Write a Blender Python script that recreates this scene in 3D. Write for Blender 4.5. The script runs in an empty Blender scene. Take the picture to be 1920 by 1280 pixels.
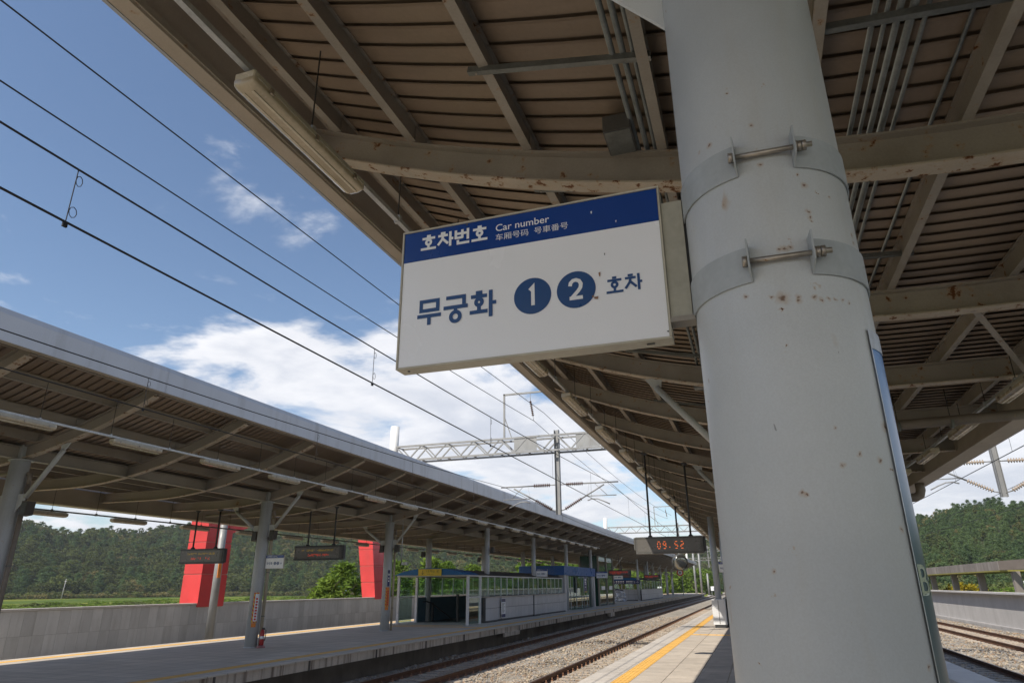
import bpy, math, random
from mathutils import Vector, Matrix

random.seed(7)
scene = bpy.context.scene
COL = scene.collection
PI = math.pi

# ------------------------------------------------------------------ camera
cam_d = bpy.data.cameras.new("camera")
cam_d.sensor_width = 36.0
cam_d.lens = 1250.0 / 1920.0 * 36.0
cam_d.clip_start = 0.05
cam_d.clip_end = 4000.0
cam = bpy.data.objects.new("camera", cam_d)
COL.objects.link(cam)
cam.matrix_world = Matrix((
    (0.94507234, 0.11725323, 0.30510645, 0.0),
    (0.32681493, -0.32326260, -0.88808406, 0.0),
    (-0.00550123, 0.93901702, -0.34382665, 1.75),
    (0, 0, 0, 1)))
scene.camera = cam

# ------------------------------------------------------------------ sun, sky, exposure
TO_SUN = Vector((-0.42, -0.85, 1.0)).normalized()
SUN_EL = math.asin(TO_SUN.z)
SUN_AZ = math.atan2(TO_SUN.x, TO_SUN.y)
sun_d = bpy.data.lights.new("sun", "SUN")
sun_d.energy = 4.9
sun_d.angle = math.radians(0.53)
sun_d.color = (1.0, 0.92, 0.80)
sun = bpy.data.objects.new("sun", sun_d)
COL.objects.link(sun)
sun.rotation_euler = (-TO_SUN).to_track_quat('-Z', 'Y').to_euler()

world = bpy.data.worlds.new("World")
scene.world = world
world.use_nodes = True
wn, wl = world.node_tree.nodes, world.node_tree.links
wn.clear()
w_out = wn.new("ShaderNodeOutputWorld")
w_bg = wn.new("ShaderNodeBackground")
w_bg.inputs["Strength"].default_value = 0.125
w_sky = wn.new("ShaderNodeTexSky")
w_sky.sky_type = 'NISHITA'
w_sky.sun_disc = False
w_sky.sun_elevation = SUN_EL
w_sky.sun_rotation = SUN_AZ % (2 * PI)
w_sky.air_density = 1.0
w_sky.dust_density = 0.35
w_sky.ozone_density = 2.2


def wmath(op, a, b=None, c=None, clamp=False):
    n = wn.new("ShaderNodeMath")
    n.operation = op
    n.use_clamp = clamp
    for i, v in enumerate((a, b, c)):
        if v is None:
            continue
        if isinstance(v, (int, float)):
            n.inputs[i].default_value = v
        else:
            wl.new(v, n.inputs[i])
    return n.outputs[0]


w_tc = wn.new("ShaderNodeTexCoord")
w_sep = wn.new("ShaderNodeSeparateXYZ")
wl.new(w_tc.outputs["Generated"], w_sep.inputs[0])
dz = wmath('MAXIMUM', w_sep.outputs["Z"], 0.0)
den = wmath('ADD', dz, 0.22)
w_cmb = wn.new("ShaderNodeCombineXYZ")
wl.new(wmath('DIVIDE', w_sep.outputs["X"], den), w_cmb.inputs[0])
wl.new(wmath('DIVIDE', w_sep.outputs["Y"], den), w_cmb.inputs[1])
wl.new(wmath('MULTIPLY', dz, 2.4), w_cmb.inputs[2])
w_map = wn.new("ShaderNodeMapping")
w_map.inputs["Location"].default_value = (17.6, 1.73, 3.64)
wl.new(w_cmb.outputs[0], w_map.inputs[0])
w_n1 = wn.new("ShaderNodeTexNoise")
w_n1.inputs["Scale"].default_value = 1.7
w_n1.inputs["Detail"].default_value = 9.0
w_n1.inputs["Roughness"].default_value = 0.56
w_n1.inputs["Distortion"].default_value = 0.25
wl.new(w_map.outputs[0], w_n1.inputs["Vector"])
w_n2 = wn.new("ShaderNodeTexNoise")
w_n2.inputs["Scale"].default_value = 3.4
w_n2.inputs["Detail"].default_value = 6.0
w_n2.inputs["Roughness"].default_value = 0.6
wl.new(w_map.outputs[0], w_n2.inputs["Vector"])
# a bank of cumulus that thickens towards the horizon on every side, thin scraps above it
bank = wmath('MULTIPLY', wmath('SUBTRACT', 0.345, dz), 1.5)
bank = wmath('MINIMUM', wmath('MAXIMUM', bank, -0.088), 0.13)
cov = wmath('ADD', w_n1.outputs["Fac"], bank)
w_mr = wn.new("ShaderNodeMapRange")
w_mr.interpolation_type = 'SMOOTHSTEP'
w_mr.inputs["From Min"].default_value = 0.50
w_mr.inputs["From Max"].default_value = 0.60
wl.new(cov, w_mr.inputs["Value"])
w_shade = wn.new("ShaderNodeMapRange")
w_shade.inputs["From Min"].default_value = 0.34
w_shade.inputs["From Max"].default_value = 0.62
wl.new(w_n2.outputs["Fac"], w_shade.inputs["Value"])
w_cc = wn.new("ShaderNodeMix")
w_cc.data_type = 'RGBA'
w_cc.inputs["A"].default_value = (4.3, 4.6, 5.3, 1)
w_cc.inputs["B"].default_value = (7.2, 7.2, 7.4, 1)
w_core = wn.new("ShaderNodeMapRange")
w_core.interpolation_type = 'SMOOTHSTEP'
w_core.inputs["From Min"].default_value = 0.60
w_core.inputs["From Max"].default_value = 0.76
w_core.inputs["To Min"].default_value = 1.0
w_core.inputs["To Max"].default_value = 0.30
wl.new(cov, w_core.inputs["Value"])
wl.new(wmath('MULTIPLY', w_core.outputs[0], wmath('ADD', wmath('MULTIPLY', w_shade.outputs[0], 0.5), 0.5)), w_cc.inputs["Factor"])
w_mix = wn.new("ShaderNodeMix")
w_mix.data_type = 'RGBA'
wl.new(wmath('MULTIPLY', w_mr.outputs[0], 0.93), w_mix.inputs["Factor"])
wl.new(w_sky.outputs[0], w_mix.inputs["A"])
wl.new(w_cc.outputs["Result"], w_mix.inputs["B"])
wl.new(w_mix.outputs["Result"], w_bg.inputs["Color"])
wl.new(w_bg.outputs[0], w_out.inputs["Surface"])

scene.view_settings.view_transform = 'Standard'
scene.view_settings.look = 'None'
scene.view_settings.gamma = 1.0
scene.view_settings.exposure = 0.22
scene.view_settings.use_curve_mapping = False
scene.render.engine = 'CYCLES'
scene.cycles.use_denoising = True
scene.cycles.max_bounces = 8
scene.cycles.diffuse_bounces = 6
scene.cycles.glossy_bounces = 3
scene.cycles.transparent_max_bounces = 16
scene.cycles.caustics_reflective = False
scene.cycles.caustics_refractive = False


# ------------------------------------------------------------------ materials
def principled(name):
    m = bpy.data.materials.new(name)
    m.use_nodes = True
    nt = m.node_tree
    return m, nt, nt.nodes["Principled BSDF"]


def nmath(nt, op, a, b=None, clamp=False):
    n = nt.nodes.new("ShaderNodeMath")
    n.operation = op
    n.use_clamp = clamp
    for i, v in enumerate((a, b)):
        if v is None:
            continue
        if isinstance(v, (int, float)):
            n.inputs[i].default_value = v
        else:
            nt.links.new(v, n.inputs[i])
    return n.outputs[0]


def nnoise(nt, vec, scale, detail=4.0, rough=0.55, out="Fac"):
    n = nt.nodes.new("ShaderNodeTexNoise")
    n.inputs["Scale"].default_value = scale
    n.inputs["Detail"].default_value = detail
    n.inputs["Roughness"].default_value = rough
    nt.links.new(vec, n.inputs["Vector"])
    return n.outputs[out]


def nrange(nt, v, a, b, c=0.0, d=1.0, smooth=False):
    n = nt.nodes.new("ShaderNodeMapRange")
    if smooth:
        n.interpolation_type = 'SMOOTHSTEP'
    n.inputs["From Min"].default_value = a
    n.inputs["From Max"].default_value = b
    n.inputs["To Min"].default_value = c
    n.inputs["To Max"].default_value = d
    nt.links.new(v, n.inputs["Value"])
    return n.outputs[0]


def nmix(nt, fac, a, b, mode='MIX'):
    n = nt.nodes.new("ShaderNodeMix")
    n.data_type = 'RGBA'
    n.blend_type = mode
    for key, v in (("Factor", fac), ("A", a), ("B", b)):
        if isinstance(v, (int, float)):
            n.inputs[key].default_value = v
        elif isinstance(v, (tuple, list)):
            n.inputs[key].default_value = tuple(v)[:3] + (1.0,)
        else:
            nt.links.new(v, n.inputs[key])
    return n.outputs["Result"]


def ncoords(nt, scale=None, jitter=True):
    tc = nt.nodes.new("ShaderNodeTexCoord")
    v = tc.outputs["Object"]
    if jitter:
        oi = nt.nodes.new("ShaderNodeObjectInfo")
        sc = nt.nodes.new("ShaderNodeVectorMath")
        sc.operation = 'MULTIPLY'
        cb = nt.nodes.new("ShaderNodeCombineXYZ")
        for i in range(3):
            nt.links.new(oi.outputs["Random"], cb.inputs[i])
        nt.links.new(cb.outputs[0], sc.inputs[0])
        sc.inputs[1].default_value = (37.0, 91.0, 53.0)
        ad = nt.nodes.new("ShaderNodeVectorMath")
        ad.operation = 'ADD'
        nt.links.new(v, ad.inputs[0])
        nt.links.new(sc.outputs[0], ad.inputs[1])
        v = ad.outputs[0]
    if scale:
        mp = nt.nodes.new("ShaderNodeMapping")
        mp.inputs["Scale"].default_value = scale
        nt.links.new(v, mp.inputs[0])
        v = mp.outputs[0]
    return v


def surf(name, col, rough=0.6, metal=0.0, var=0.16, vscale=2.5, fine=0.06, fscale=60.0, bump=0.0, bscale=80.0,
         rust=0.0, rust_scale=5.0, rnd=0.0, streak=0.0, streak_scale=(6, 6, 0.5), spec=0.5, dirt=(0.12, 0.09, 0.06)):
    """painted or plain surface with blotches, fine grain, optional rust spots, run-off streaks and bump"""
    m, nt, b = principled(name)
    v = ncoords(nt)
    c = nmix(nt, nrange(nt, nnoise(nt, v, vscale, 5), 0.3, 0.7), tuple(x * (1 - var) for x in col), tuple(min(1, x * (1 + var)) for x in col))
    if fine:
        f = nrange(nt, nnoise(nt, v, fscale, 3), 0.3, 0.7, 1 - fine, 1 + fine)
        cb = nt.nodes.new("ShaderNodeCombineColor")
        for i in range(3):
            nt.links.new(f, cb.inputs[i])
        c = nmix(nt, 1.0, c, cb.outputs[0], 'MULTIPLY')
    if rnd:
        oi = nt.nodes.new("ShaderNodeObjectInfo")
        f = nrange(nt, oi.outputs["Random"], 0, 1, 1 - rnd, 1 + rnd)
        cb = nt.nodes.new("ShaderNodeCombineColor")
        for i in range(3):
            nt.links.new(f, cb.inputs[i])
        c = nmix(nt, 1.0, c, cb.outputs[0], 'MULTIPLY')
    if streak:
        tc = ncoords(nt, streak_scale)
        s = nrange(nt, nnoise(nt, tc, 1.0, 5, 0.6), 0.45, 0.75, 0, streak, True)
        c = nmix(nt, s, c, dirt)
    r_out = None
    if rust:
        a = nnoise(nt, v, rust_scale, 9, 0.68)
        th = 0.70 - rust * 0.2
        msk = nrange(nt, a, th, th + 0.05, 0, 1, True)
        halo = nrange(nt, a, th - 0.05, th + 0.02, 0, 0.55, True)
        c = nmix(nt, halo, c, (0.36, 0.22, 0.11))
        c = nmix(nt, msk, c, (0.13, 0.05, 0.018))
        r_out = nrange(nt, msk, 0, 1, rough, 0.9)
    nt.links.new(c, b.inputs["Base Color"])
    b.inputs["Roughness"].default_value = rough
    if r_out is not None:
        nt.links.new(r_out, b.inputs["Roughness"])
    else:
        rr = nrange(nt, nnoise(nt, v, vscale * 2.3, 4), 0.3, 0.7, max(0.03, rough - 0.08), min(1, rough + 0.1))
        nt.links.new(rr, b.inputs["Roughness"])
    b.inputs["Metallic"].default_value = metal
    b.inputs["Specular IOR Level"].default_value = spec
    if bump:
        bn = nt.nodes.new("ShaderNodeBump")
        bn.inputs["Strength"].default_value = bump
        bn.inputs["Distance"].default_value = 0.02
        nt.links.new(nnoise(nt, v, bscale, 5, 0.6), bn.inputs["Height"])
        nt.links.new(bn.outputs[0], b.inputs["Normal"])
    return m


def column_paint():
    """pale grey-blue paint, scuffed, with scattered rust pits and bleeding halos"""
    m, nt, b = principled("column_paint")
    v = ncoords(nt)
    base = nmix(nt, nrange(nt, nnoise(nt, v, 2.2, 6), 0.32, 0.68), (0.52, 0.55, 0.565), (0.62, 0.645, 0.65))
    tall = ncoords(nt, (9.0, 9.0, 0.9))
    base = nmix(nt, nrange(nt, nnoise(nt, tall, 1.0, 6, 0.6), 0.5, 0.8, 0, 0.30, True), base, (0.50, 0.47, 0.40))
    base = nmix(nt, nrange(nt, nnoise(nt, v, 240, 2), 0.35, 0.65, 0, 0.12), base, (0.3, 0.3, 0.29))

    def spots(scale, stretch, keep, size, off):
        mp = nt.nodes.new("ShaderNodeMapping")
        mp.inputs["Scale"].default_value = stretch
        mp.inputs["Location"].default_value = off
        nt.links.new(v, mp.inputs[0])
        wob = nt.nodes.new("ShaderNodeTexNoise")
        wob.inputs["Scale"].default_value = scale * 3.0
        nt.links.new(mp.outputs[0], wob.inputs["Vector"])
        mx = nt.nodes.new("ShaderNodeMix")
        mx.data_type = 'VECTOR'
        mx.inputs["Factor"].default_value = 0.035
        nt.links.new(mp.outputs[0], mx.inputs["A"])
        nt.links.new(wob.outputs["Color"], mx.inputs["B"])
        vo = nt.nodes.new("ShaderNodeTexVoronoi")
        vo.inputs["Scale"].default_value = scale
        nt.links.new(mx.outputs["Result"], vo.inputs["Vector"])
        sp = nt.nodes.new("ShaderNodeSeparateColor")
        nt.links.new(vo.outputs["Color"], sp.inputs[0])
        k = nmath(nt, 'GREATER_THAN', sp.outputs[0], keep)
        rad = nrange(nt, sp.outputs[1], 0, 1, size * 0.35, size)
        d = nmath(nt, 'DIVIDE', vo.outputs["Distance"], rad)
        core = nmath(nt, 'MULTIPLY', nrange(nt, d, 0.75, 1.0, 1, 0, True), k)
        halo = nmath(nt, 'MULTIPLY', nrange(nt, d, 0.8, 2.4, 0.6, 0, True), k)
        return core, halo
    c = base
    for args in ((7.0, (1, 1, 1), 0.86, 0.06, (0, 0, 0)), (12.0, (1, 1, 0.42), 0.92, 0.09, (3, 1, 5)),
                 (26.0, (1, 1, 1), 0.88, 0.11, (7, 2, 1))):
        core, halo = spots(*args)
        c = nmix(nt, halo, c, (0.40, 0.25, 0.12))
        c = nmix(nt, core, c, (0.085, 0.036, 0.016))
    # the pits this column really has, in metres from its axis (x, y, height, radius)
    wob = nt.nodes.new("ShaderNodeTexNoise")
    wob.inputs["Scale"].default_value = 90.0
    tco = nt.nodes.new("ShaderNodeTexCoord")
    nt.links.new(tco.outputs["Object"], wob.inputs["Vector"])
    wv = nt.nodes.new("ShaderNodeVectorMath")
    wv.operation = 'MULTIPLY_ADD'
    nt.links.new(wob.outputs["Color"], wv.inputs[0])
    wv.inputs[1].default_value = (0.012, 0.012, 0.014)
    wa = nt.nodes.new("ShaderNodeVectorMath")
    wa.operation = 'SUBTRACT'
    nt.links.new(tco.outputs["Object"], wa.inputs[0])
    wa.inputs[1].default_value = (0.006, 0.006, 0.007)
    nt.links.new(wa.outputs[0], wv.inputs[2])
    for (px_, py_, pz_, pr_) in [(-0.0039, -0.191, 2.3184, 0.0106), (-0.0243, -0.1895, 2.3246, 0.0035), (0.0275, -0.189, 2.317, 0.0047), (0.0273, -0.189, 2.3085, 0.0047), (0.0586, -0.1818, 2.3141, 0.0047), (0.0725, -0.1767, 2.3081, 0.0047), (0.087, -0.17, 2.3123, 0.0035), (0.1009, -0.1622, 2.3111, 0.0035), (0.1151, -0.1524, 2.3105, 0.0035), (0.1279, -0.1418, 2.3068, 0.0035), (-0.0757, -0.1753, 2.3382, 0.0047), (-0.1103, -0.1559, 2.7527, 0.0059), (-0.1358, -0.1343, 2.7535, 0.0035), (-0.0129, -0.1906, 2.7613, 0.0047), (0.0788, -0.174, 2.5866, 0.0059), (0.0778, -0.1745, 2.5195, 0.0047), (0.0791, -0.1739, 2.5061, 0.0047), (0.0808, -0.1731, 2.4956, 0.0035), (-0.0057, -0.1909, 2.6501, 0.0047), (0.0061, -0.1909, 2.4318, 0.0059), (0.0169, -0.1903, 2.4315, 0.0059), (0.028, -0.1889, 2.4341, 0.0047), (0.1534, -0.1137, 2.0447, 0.0083), (0.0537, -0.1833, 2.0368, 0.0035), (0.0562, -0.1826, 1.963, 0.0047), (0.0914, -0.1677, 1.9858, 0.0035), (-0.0226, -0.1897, 1.9126, 0.0047), (-0.0162, -0.1903, 1.9112, 0.0035), (0.1446, -0.1248, 1.8461, 0.0047), (0.1452, -0.1241, 1.6109, 0.0047), (0.13, -0.1399, 2.5657, 0.0035), (0.1693, -0.0884, 2.4904, 0.0047), (0.1692, -0.0886, 2.47, 0.0047), (0.1286, -0.1412, 1.9755, 0.0047), (-0.0932, -0.1667, 1.7737, 0.0035)]:
        dn = nt.nodes.new("ShaderNodeVectorMath")
        dn.operation = 'DISTANCE'
        nt.links.new(wv.outputs[0], dn.inputs[0])
        dn.inputs[1].default_value = (px_, py_, pz_)
        c = nmix(nt, nrange(nt, dn.outputs["Value"], pr_ * 0.5, pr_ * 2.0, 0.42, 0, True), c, (0.42, 0.27, 0.14))
        c = nmix(nt, nrange(nt, dn.outputs["Value"], pr_ * 0.25, pr_ * 0.8, 0.85, 0, True), c, (0.13, 0.06, 0.028))
    core, halo = spots(22.0, (1.0, 1.0, 0.45), 0.88, 0.14, (11, 4, 2))
    c = nmix(nt, nmath(nt, 'MULTIPLY', core, 0.7), c, (0.18, 0.18, 0.18))
    nt.links.new(c, b.inputs["Base Color"])
    b.inputs["Roughness"].default_value = 0.42
    bn = nt.nodes.new("ShaderNodeBump")
    bn.inputs["Strength"].default_value = 0.05
    bn.inputs["Distance"].default_value = 0.01
    nt.links.new(nnoise(nt, v, 190, 3), bn.inputs["Height"])
    nt.links.new(bn.outputs[0], b.inputs["Normal"])
    return m


def glow(name, col, strength):
    m, nt, b = principled(name)
    b.inputs["Base Color"].default_value = col + (1,)
    b.inputs["Emission Color"].default_value = col + (1,)
    b.inputs["Emission Strength"].default_value = strength
    b.inputs["Roughness"].default_value = 0.4
    return m


def glass(name, tint, refl=0.35, rough=0.02):
    m = bpy.data.materials.new(name)
    m.use_nodes = True
    nt = m.node_tree
    nt.nodes.clear()
    out = nt.nodes.new("ShaderNodeOutputMaterial")
    tr = nt.nodes.new("ShaderNodeBsdfTransparent")
    tr.inputs[0].default_value = tint + (1,)
    gl = nt.nodes.new("ShaderNodeBsdfGlossy")
    gl.inputs["Color"].default_value = (0.9, 0.95, 0.93, 1)
    gl.inputs["Roughness"].default_value = rough
    fr = nt.nodes.new("ShaderNodeLayerWeight")
    fr.inputs[0].default_value = 0.5
    mul = nmath(nt, 'ADD', nmath(nt, 'POWER', fr.outputs["Facing"], 4.0), refl * 0.2, True)
    mx = nt.nodes.new("ShaderNodeMixShader")
    nt.links.new(mul, mx.inputs[0])
    nt.links.new(tr.outputs[0], mx.inputs[1])
    nt.links.new(gl.outputs[0], mx.inputs[2])
    nt.links.new(mx.outputs[0], out.inputs[0])
    return m


def leaf_mat(name, c0, c1, hue=0.1):
    m = bpy.data.materials.new(name)
    m.use_nodes = True
    nt = m.node_tree
    nt.nodes.clear()
    out = nt.nodes.new("ShaderNodeOutputMaterial")
    tc = nt.nodes.new("ShaderNodeTexCoord")
    geo = nt.nodes.new("ShaderNodeNewGeometry")
    oi = nt.nodes.new("ShaderNodeObjectInfo")
    v = tc.outputs["Object"]
    f = nrange(nt, nnoise(nt, v, 0.9, 3), 0.3, 0.7)
    f = nmath(nt, 'ADD', nmath(nt, 'MULTIPLY', f, 0.55), nmath(nt, 'MULTIPLY', oi.outputs["Random"], 0.45))
    c = nmix(nt, f, c0, c1)
    big = nrange(nt, nnoise(nt, geo.outputs["Position"], 0.035, 4), 0.38, 0.62, 0, 1, True)
    c = nmix(nt, nmath(nt, 'MULTIPLY', big, 0.45), c, (c0[0] * 0.7, c0[1] * 0.75, c0[2] * 0.9))
    df = nt.nodes.new("ShaderNodeBsdfDiffuse")
    tl = nt.nodes.new("ShaderNodeBsdfTranslucent")
    nt.links.new(c, df.inputs[0])
    c2 = nmix(nt, 0.5, c, (c1[0] * 1.3, c1[1] * 1.3, c1[2] * 0.7))
    nt.links.new(c2, tl.inputs[0])
    mx = nt.nodes.new("ShaderNodeMixShader")
    mx.inputs[0].default_value = 0.28
    nt.links.new(df.outputs[0], mx.inputs[1])
    nt.links.new(tl.outputs[0], mx.inputs[2])
    nt.links.new(mx.outputs[0], out.inputs[0])
    return m


M = {}
M['steel'] = surf("beige_steel_paint", (0.32, 0.29, 0.245), 0.55, var=0.13, vscale=1.2, rust=0.38, rust_scale=7.0, streak=0.30, streak_scale=(1.5, 1.5, 1.5))
M['flange'] = surf("rusty_uplit_flange_paint", (0.45, 0.395, 0.32), 0.6, var=0.14, vscale=2.5, rust=0.62, rust_scale=11.0, streak=0.35, streak_scale=(5, 5, 5), dirt=(0.34, 0.22, 0.12))  # rust is real; paler base puts light from below into the colour
M['steel_far'] = surf("grey_beige_steel_paint", (0.31, 0.28, 0.24), 0.55, var=0.12, vscale=0.8, rust=0.16, rust_scale=2.0, streak=0.2, streak_scale=(1, 1, 1))
M['deck'] = surf("brown_roof_sheet", (0.285, 0.22, 0.162), 0.5, var=0.12, vscale=0.6, fine=0.05, fscale=30, streak=0.25, streak_scale=(0.5, 4, 0.5), rnd=0.05)
M['fascia'] = surf("silver_fascia_paint", (0.45, 0.475, 0.52), 0.36, metal=0.1, var=0.05, vscale=0.5, fine=0.02, streak=0.22, streak_scale=(2, 4, 0.5), rnd=0.03)
M['soffit'] = surf("edge_beam_paint", (0.42, 0.37, 0.31), 0.55, var=0.12, vscale=1.0, rust=0.12, streak=0.3, streak_scale=(1, 0.6, 1))
M['column'] = column_paint()
M['column_far'] = surf("grey_column_paint", (0.47, 0.49, 0.50), 0.45, var=0.08, vscale=1.5, rust=0.12, rust_scale=6, streak=0.2, streak_scale=(6, 6, 0.5))
M['galv'] = surf("galvanised_steel", (0.46, 0.48, 0.50), 0.45, metal=0.6, var=0.12, vscale=9, fine=0.12, fscale=40)
M['galv_dark'] = surf("weathered_galvanised_conduit", (0.17, 0.18, 0.17), 0.5, metal=0.45, var=0.2, vscale=6, fine=0.1, fscale=50)
M['mast'] = surf("galvanised_mast", (0.27, 0.275, 0.275), 0.55, metal=0.25, var=0.12, vscale=2, streak=0.25, streak_scale=(5, 5, 0.7))
M['white_post'] = surf("white_post_paint", (0.80, 0.80, 0.78), 0.5, var=0.05, streak=0.15)
M['stainless'] = surf("stainless_bolt", (0.36, 0.32, 0.27), 0.42, metal=0.8, var=0.2, vscale=30, rust=0.1, rust_scale=40)
M['band'] = surf("painted_clamp_band", (0.40, 0.43, 0.44), 0.55, metal=0.0, var=0.10, vscale=6, fine=0.05, rust=0.06, rust_scale=14)
M['sign_white'] = surf("sign_face_white", (0.90, 0.91, 0.93), 0.22, var=0.012, vscale=2, fine=0.02, fscale=420, bump=0.01, bscale=500, spec=0.6)
M['sign_blue'] = surf("sign_blue", (0.006, 0.05, 0.25), 0.22, var=0.03, vscale=2, fine=0.05, fscale=300, spec=0.6)
M['sign_frame'] = surf("sign_cabinet_cream", (0.48, 0.45, 0.36), 0.45, var=0.1, vscale=9, fine=0.05, rust=0.1, rust_scale=20)
M['ink_white'] = surf("white_print", (0.82, 0.83, 0.84), 0.4, var=0.02, fine=0)
M['ink_blue'] = surf("blue_print", (0.02, 0.075, 0.22), 0.35, var=0.05, fine=0.03)
M['ink_black'] = surf("black_print", (0.02, 0.02, 0.02), 0.5, var=0.05, fine=0)
M['ink_red'] = surf("red_print", (0.55, 0.04, 0.03), 0.5, var=0.05, fine=0)
M['lamp_body'] = surf("lamp_housing_grey", (0.50, 0.48, 0.42), 0.5, var=0.1, vscale=8)
M['lamp_cover'] = surf("yellowed_lamp_cover", (0.44, 0.375, 0.275), 0.22, var=0.1, vscale=5, spec=0.7, streak=0.6, streak_scale=(34, 0.25, 0.3), dirt=(0.36, 0.29, 0.19))  # yellowed plastic; lengthwise streaks paint in the shading of its ribs
M['lamp_tube'] = surf("lamp_ridge", (0.55, 0.50, 0.40), 0.25, var=0.08, vscale=5, spec=0.7)
M['dark_metal'] = surf("dark_grey_metal", (0.045, 0.047, 0.05), 0.5, var=0.15, vscale=5)
M['rod'] = surf("thin_dark_rod", (0.035, 0.033, 0.03), 0.6, var=0.2, vscale=5)
M['display_case'] = surf("display_case_grey", (0.085, 0.083, 0.078), 0.5, var=0.1, vscale=4, streak=0.25, dirt=(0.2, 0.18, 0.15))
M['display_glass'] = surf("dusty_display_window", (0.115, 0.108, 0.098), 0.3, var=0.08, vscale=2)
M['led_orange'] = glow("orange_led", (1.0, 0.20, 0.05), 0.5)
M['led_red'] = glow("red_led", (0.6, 0.06, 0.03), 0.3)
M['led_amber'] = glow("amber_led", (0.32, 0.21, 0.03), 0.22)
M['cable'] = surf("black_cable", (0.012, 0.012, 0.013), 0.6, var=0.1)
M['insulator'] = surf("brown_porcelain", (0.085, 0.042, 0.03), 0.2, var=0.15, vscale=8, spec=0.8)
M['insulator_pale'] = surf("beige_grey_porcelain", (0.34, 0.28, 0.22), 0.22, var=0.15, vscale=8, spec=0.8)  # beige-grey porcelain of the insulators on the +X masts
M['rail'] = surf("rusty_rail_steel", (0.105, 0.045, 0.022), 0.62, metal=0.25, var=0.28, vscale=3, fine=0.15, fscale=40)
M['rail_top'] = surf("worn_rail_head", (0.20, 0.125, 0.085), 0.38, metal=0.7, var=0.2, vscale=4)
M['clip'] = surf("rusty_clip", (0.26, 0.135, 0.075), 0.7, var=0.3, vscale=20)
M['sleeper'] = surf("concrete_sleeper", (0.40, 0.34, 0.275), 0.9, var=0.22, vscale=2.5, fine=0.12, fscale=60, bump=0.3, bscale=50, rnd=0.12, streak=0.4, streak_scale=(4, 4, 1), dirt=(0.2, 0.12, 0.07))
M['ballast'] = surf("ballast_bed", (0.30, 0.27, 0.225), 0.95, var=0.25, vscale=0.8, fine=0.5, fscale=24, bump=1.0, bscale=26)
M['granite'] = surf("grey_granite", (0.50, 0.49, 0.475), 0.6, var=0.06, vscale=1.5, fine=0.14, fscale=130, rnd=0.13, streak=0.2, streak_scale=(5, 5, 0.6))
M['granite_light'] = surf("pale_granite", (0.50, 0.49, 0.49), 0.5, var=0.05, vscale=1.5, fine=0.1, fscale=130, rnd=0.06)
M['coping'] = surf("granite_coping", (0.50, 0.46, 0.41), 0.7, var=0.1, vscale=1.2, fine=0.12, fscale=100, rnd=0.06, streak=0.25)
M['concrete'] = surf("wall_concrete", (0.46, 0.45, 0.45), 0.85, var=0.1, vscale=0.7, fine=0.06, fscale=40, bump=0.1, bscale=30, streak=0.22, streak_scale=(3, 3, 0.3), dirt=(0.25, 0.23, 0.21))
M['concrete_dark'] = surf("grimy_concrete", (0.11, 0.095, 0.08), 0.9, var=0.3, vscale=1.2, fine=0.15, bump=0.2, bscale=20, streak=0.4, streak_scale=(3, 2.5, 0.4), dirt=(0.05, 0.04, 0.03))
M['edge_face'] = surf("streaked_slab_edge", (0.52, 0.45, 0.37), 0.9, var=0.15, vscale=2, fine=0.1, streak=0.95, streak_scale=(1, 7.0, 0.05), dirt=(0.10, 0.065, 0.045))
M['slab'] = surf("paving_slab", (0.46, 0.405, 0.34), 0.85, var=0.12, vscale=1.3, fine=0.12, fscale=90, bump=0.08, bscale=90, rnd=0.07, streak=0.25, streak_scale=(3, 0.8, 1), dirt=(0.22, 0.2, 0.18))
M['paving'] = surf("worn_paving", (0.46, 0.415, 0.355), 0.85, var=0.12, vscale=1.0, fine=0.1, fscale=60, streak=0.3, streak_scale=(3, 0.5, 1), dirt=(0.2, 0.18, 0.17))
M['joint'] = surf("dark_joint_mortar", (0.17, 0.155, 0.14), 0.95, var=0.2)
M['tactile'] = surf("yellow_tactile", (0.74, 0.43, 0.10), 0.75, var=0.09, vscale=3, fine=0.06, rnd=0.05, streak=0.15, dirt=(0.4, 0.27, 0.1))
M['red_panel'] = surf("red_cladding", (0.60, 0.045, 0.045), 0.45, var=0.10, vscale=0.9, fine=0.03, rnd=0.10, streak=0.22, streak_scale=(4, 4, 0.35), dirt=(0.35, 0.06, 0.05))
M['white_frame'] = surf("white_aluminium", (0.66, 0.67, 0.68), 0.4, var=0.05, vscale=4)
M['blue_roof'] = surf("blue_acrylic_roof", (0.012, 0.14, 0.36), 0.42, var=0.15, vscale=1.5, spec=0.4)
M['blue_fascia'] = surf("blue_fascia_panel", (0.008, 0.095, 0.33), 0.3, var=0.06, vscale=0.8, fine=0.02)
M['navy'] = surf("navy_sign", (0.02, 0.025, 0.12), 0.4, var=0.06)
M['yellow_sign'] = surf("yellow_sign", (0.72, 0.52, 0.02), 0.4, var=0.04, fine=0.02)
M['dark_roof'] = surf("dark_shelter_roof", (0.055, 0.05, 0.05), 0.5, var=0.15)
M['stair_dark'] = surf("dark_tile_wall", (0.05, 0.10, 0.14), 0.5, var=0.15, vscale=1)
M['green_glass'] = glass("green_tinted_glass", (0.36, 0.60, 0.48), 0.6)
M['clear_glass'] = glass("pale_green_glass", (0.74, 0.86, 0.80), 0.35)
M['green_dark'] = surf("dark_green_shaft", (0.01, 0.06, 0.04), 0.15, var=0.1, spec=0.8)
M['tarp'] = surf("silver_tarpaulin", (0.38, 0.39, 0.41), 0.25, metal=0.5, var=0.25, vscale=5, bump=0.5, bscale=8)
M['speaker'] = surf("dark_brown_speaker", (0.05, 0.042, 0.035), 0.6, var=0.1)
M['pipe_beige'] = surf("beige_downpipe", (0.42, 0.36, 0.26), 0.5, var=0.12, rust=0.2, rust_scale=4, streak=0.3)
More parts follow.
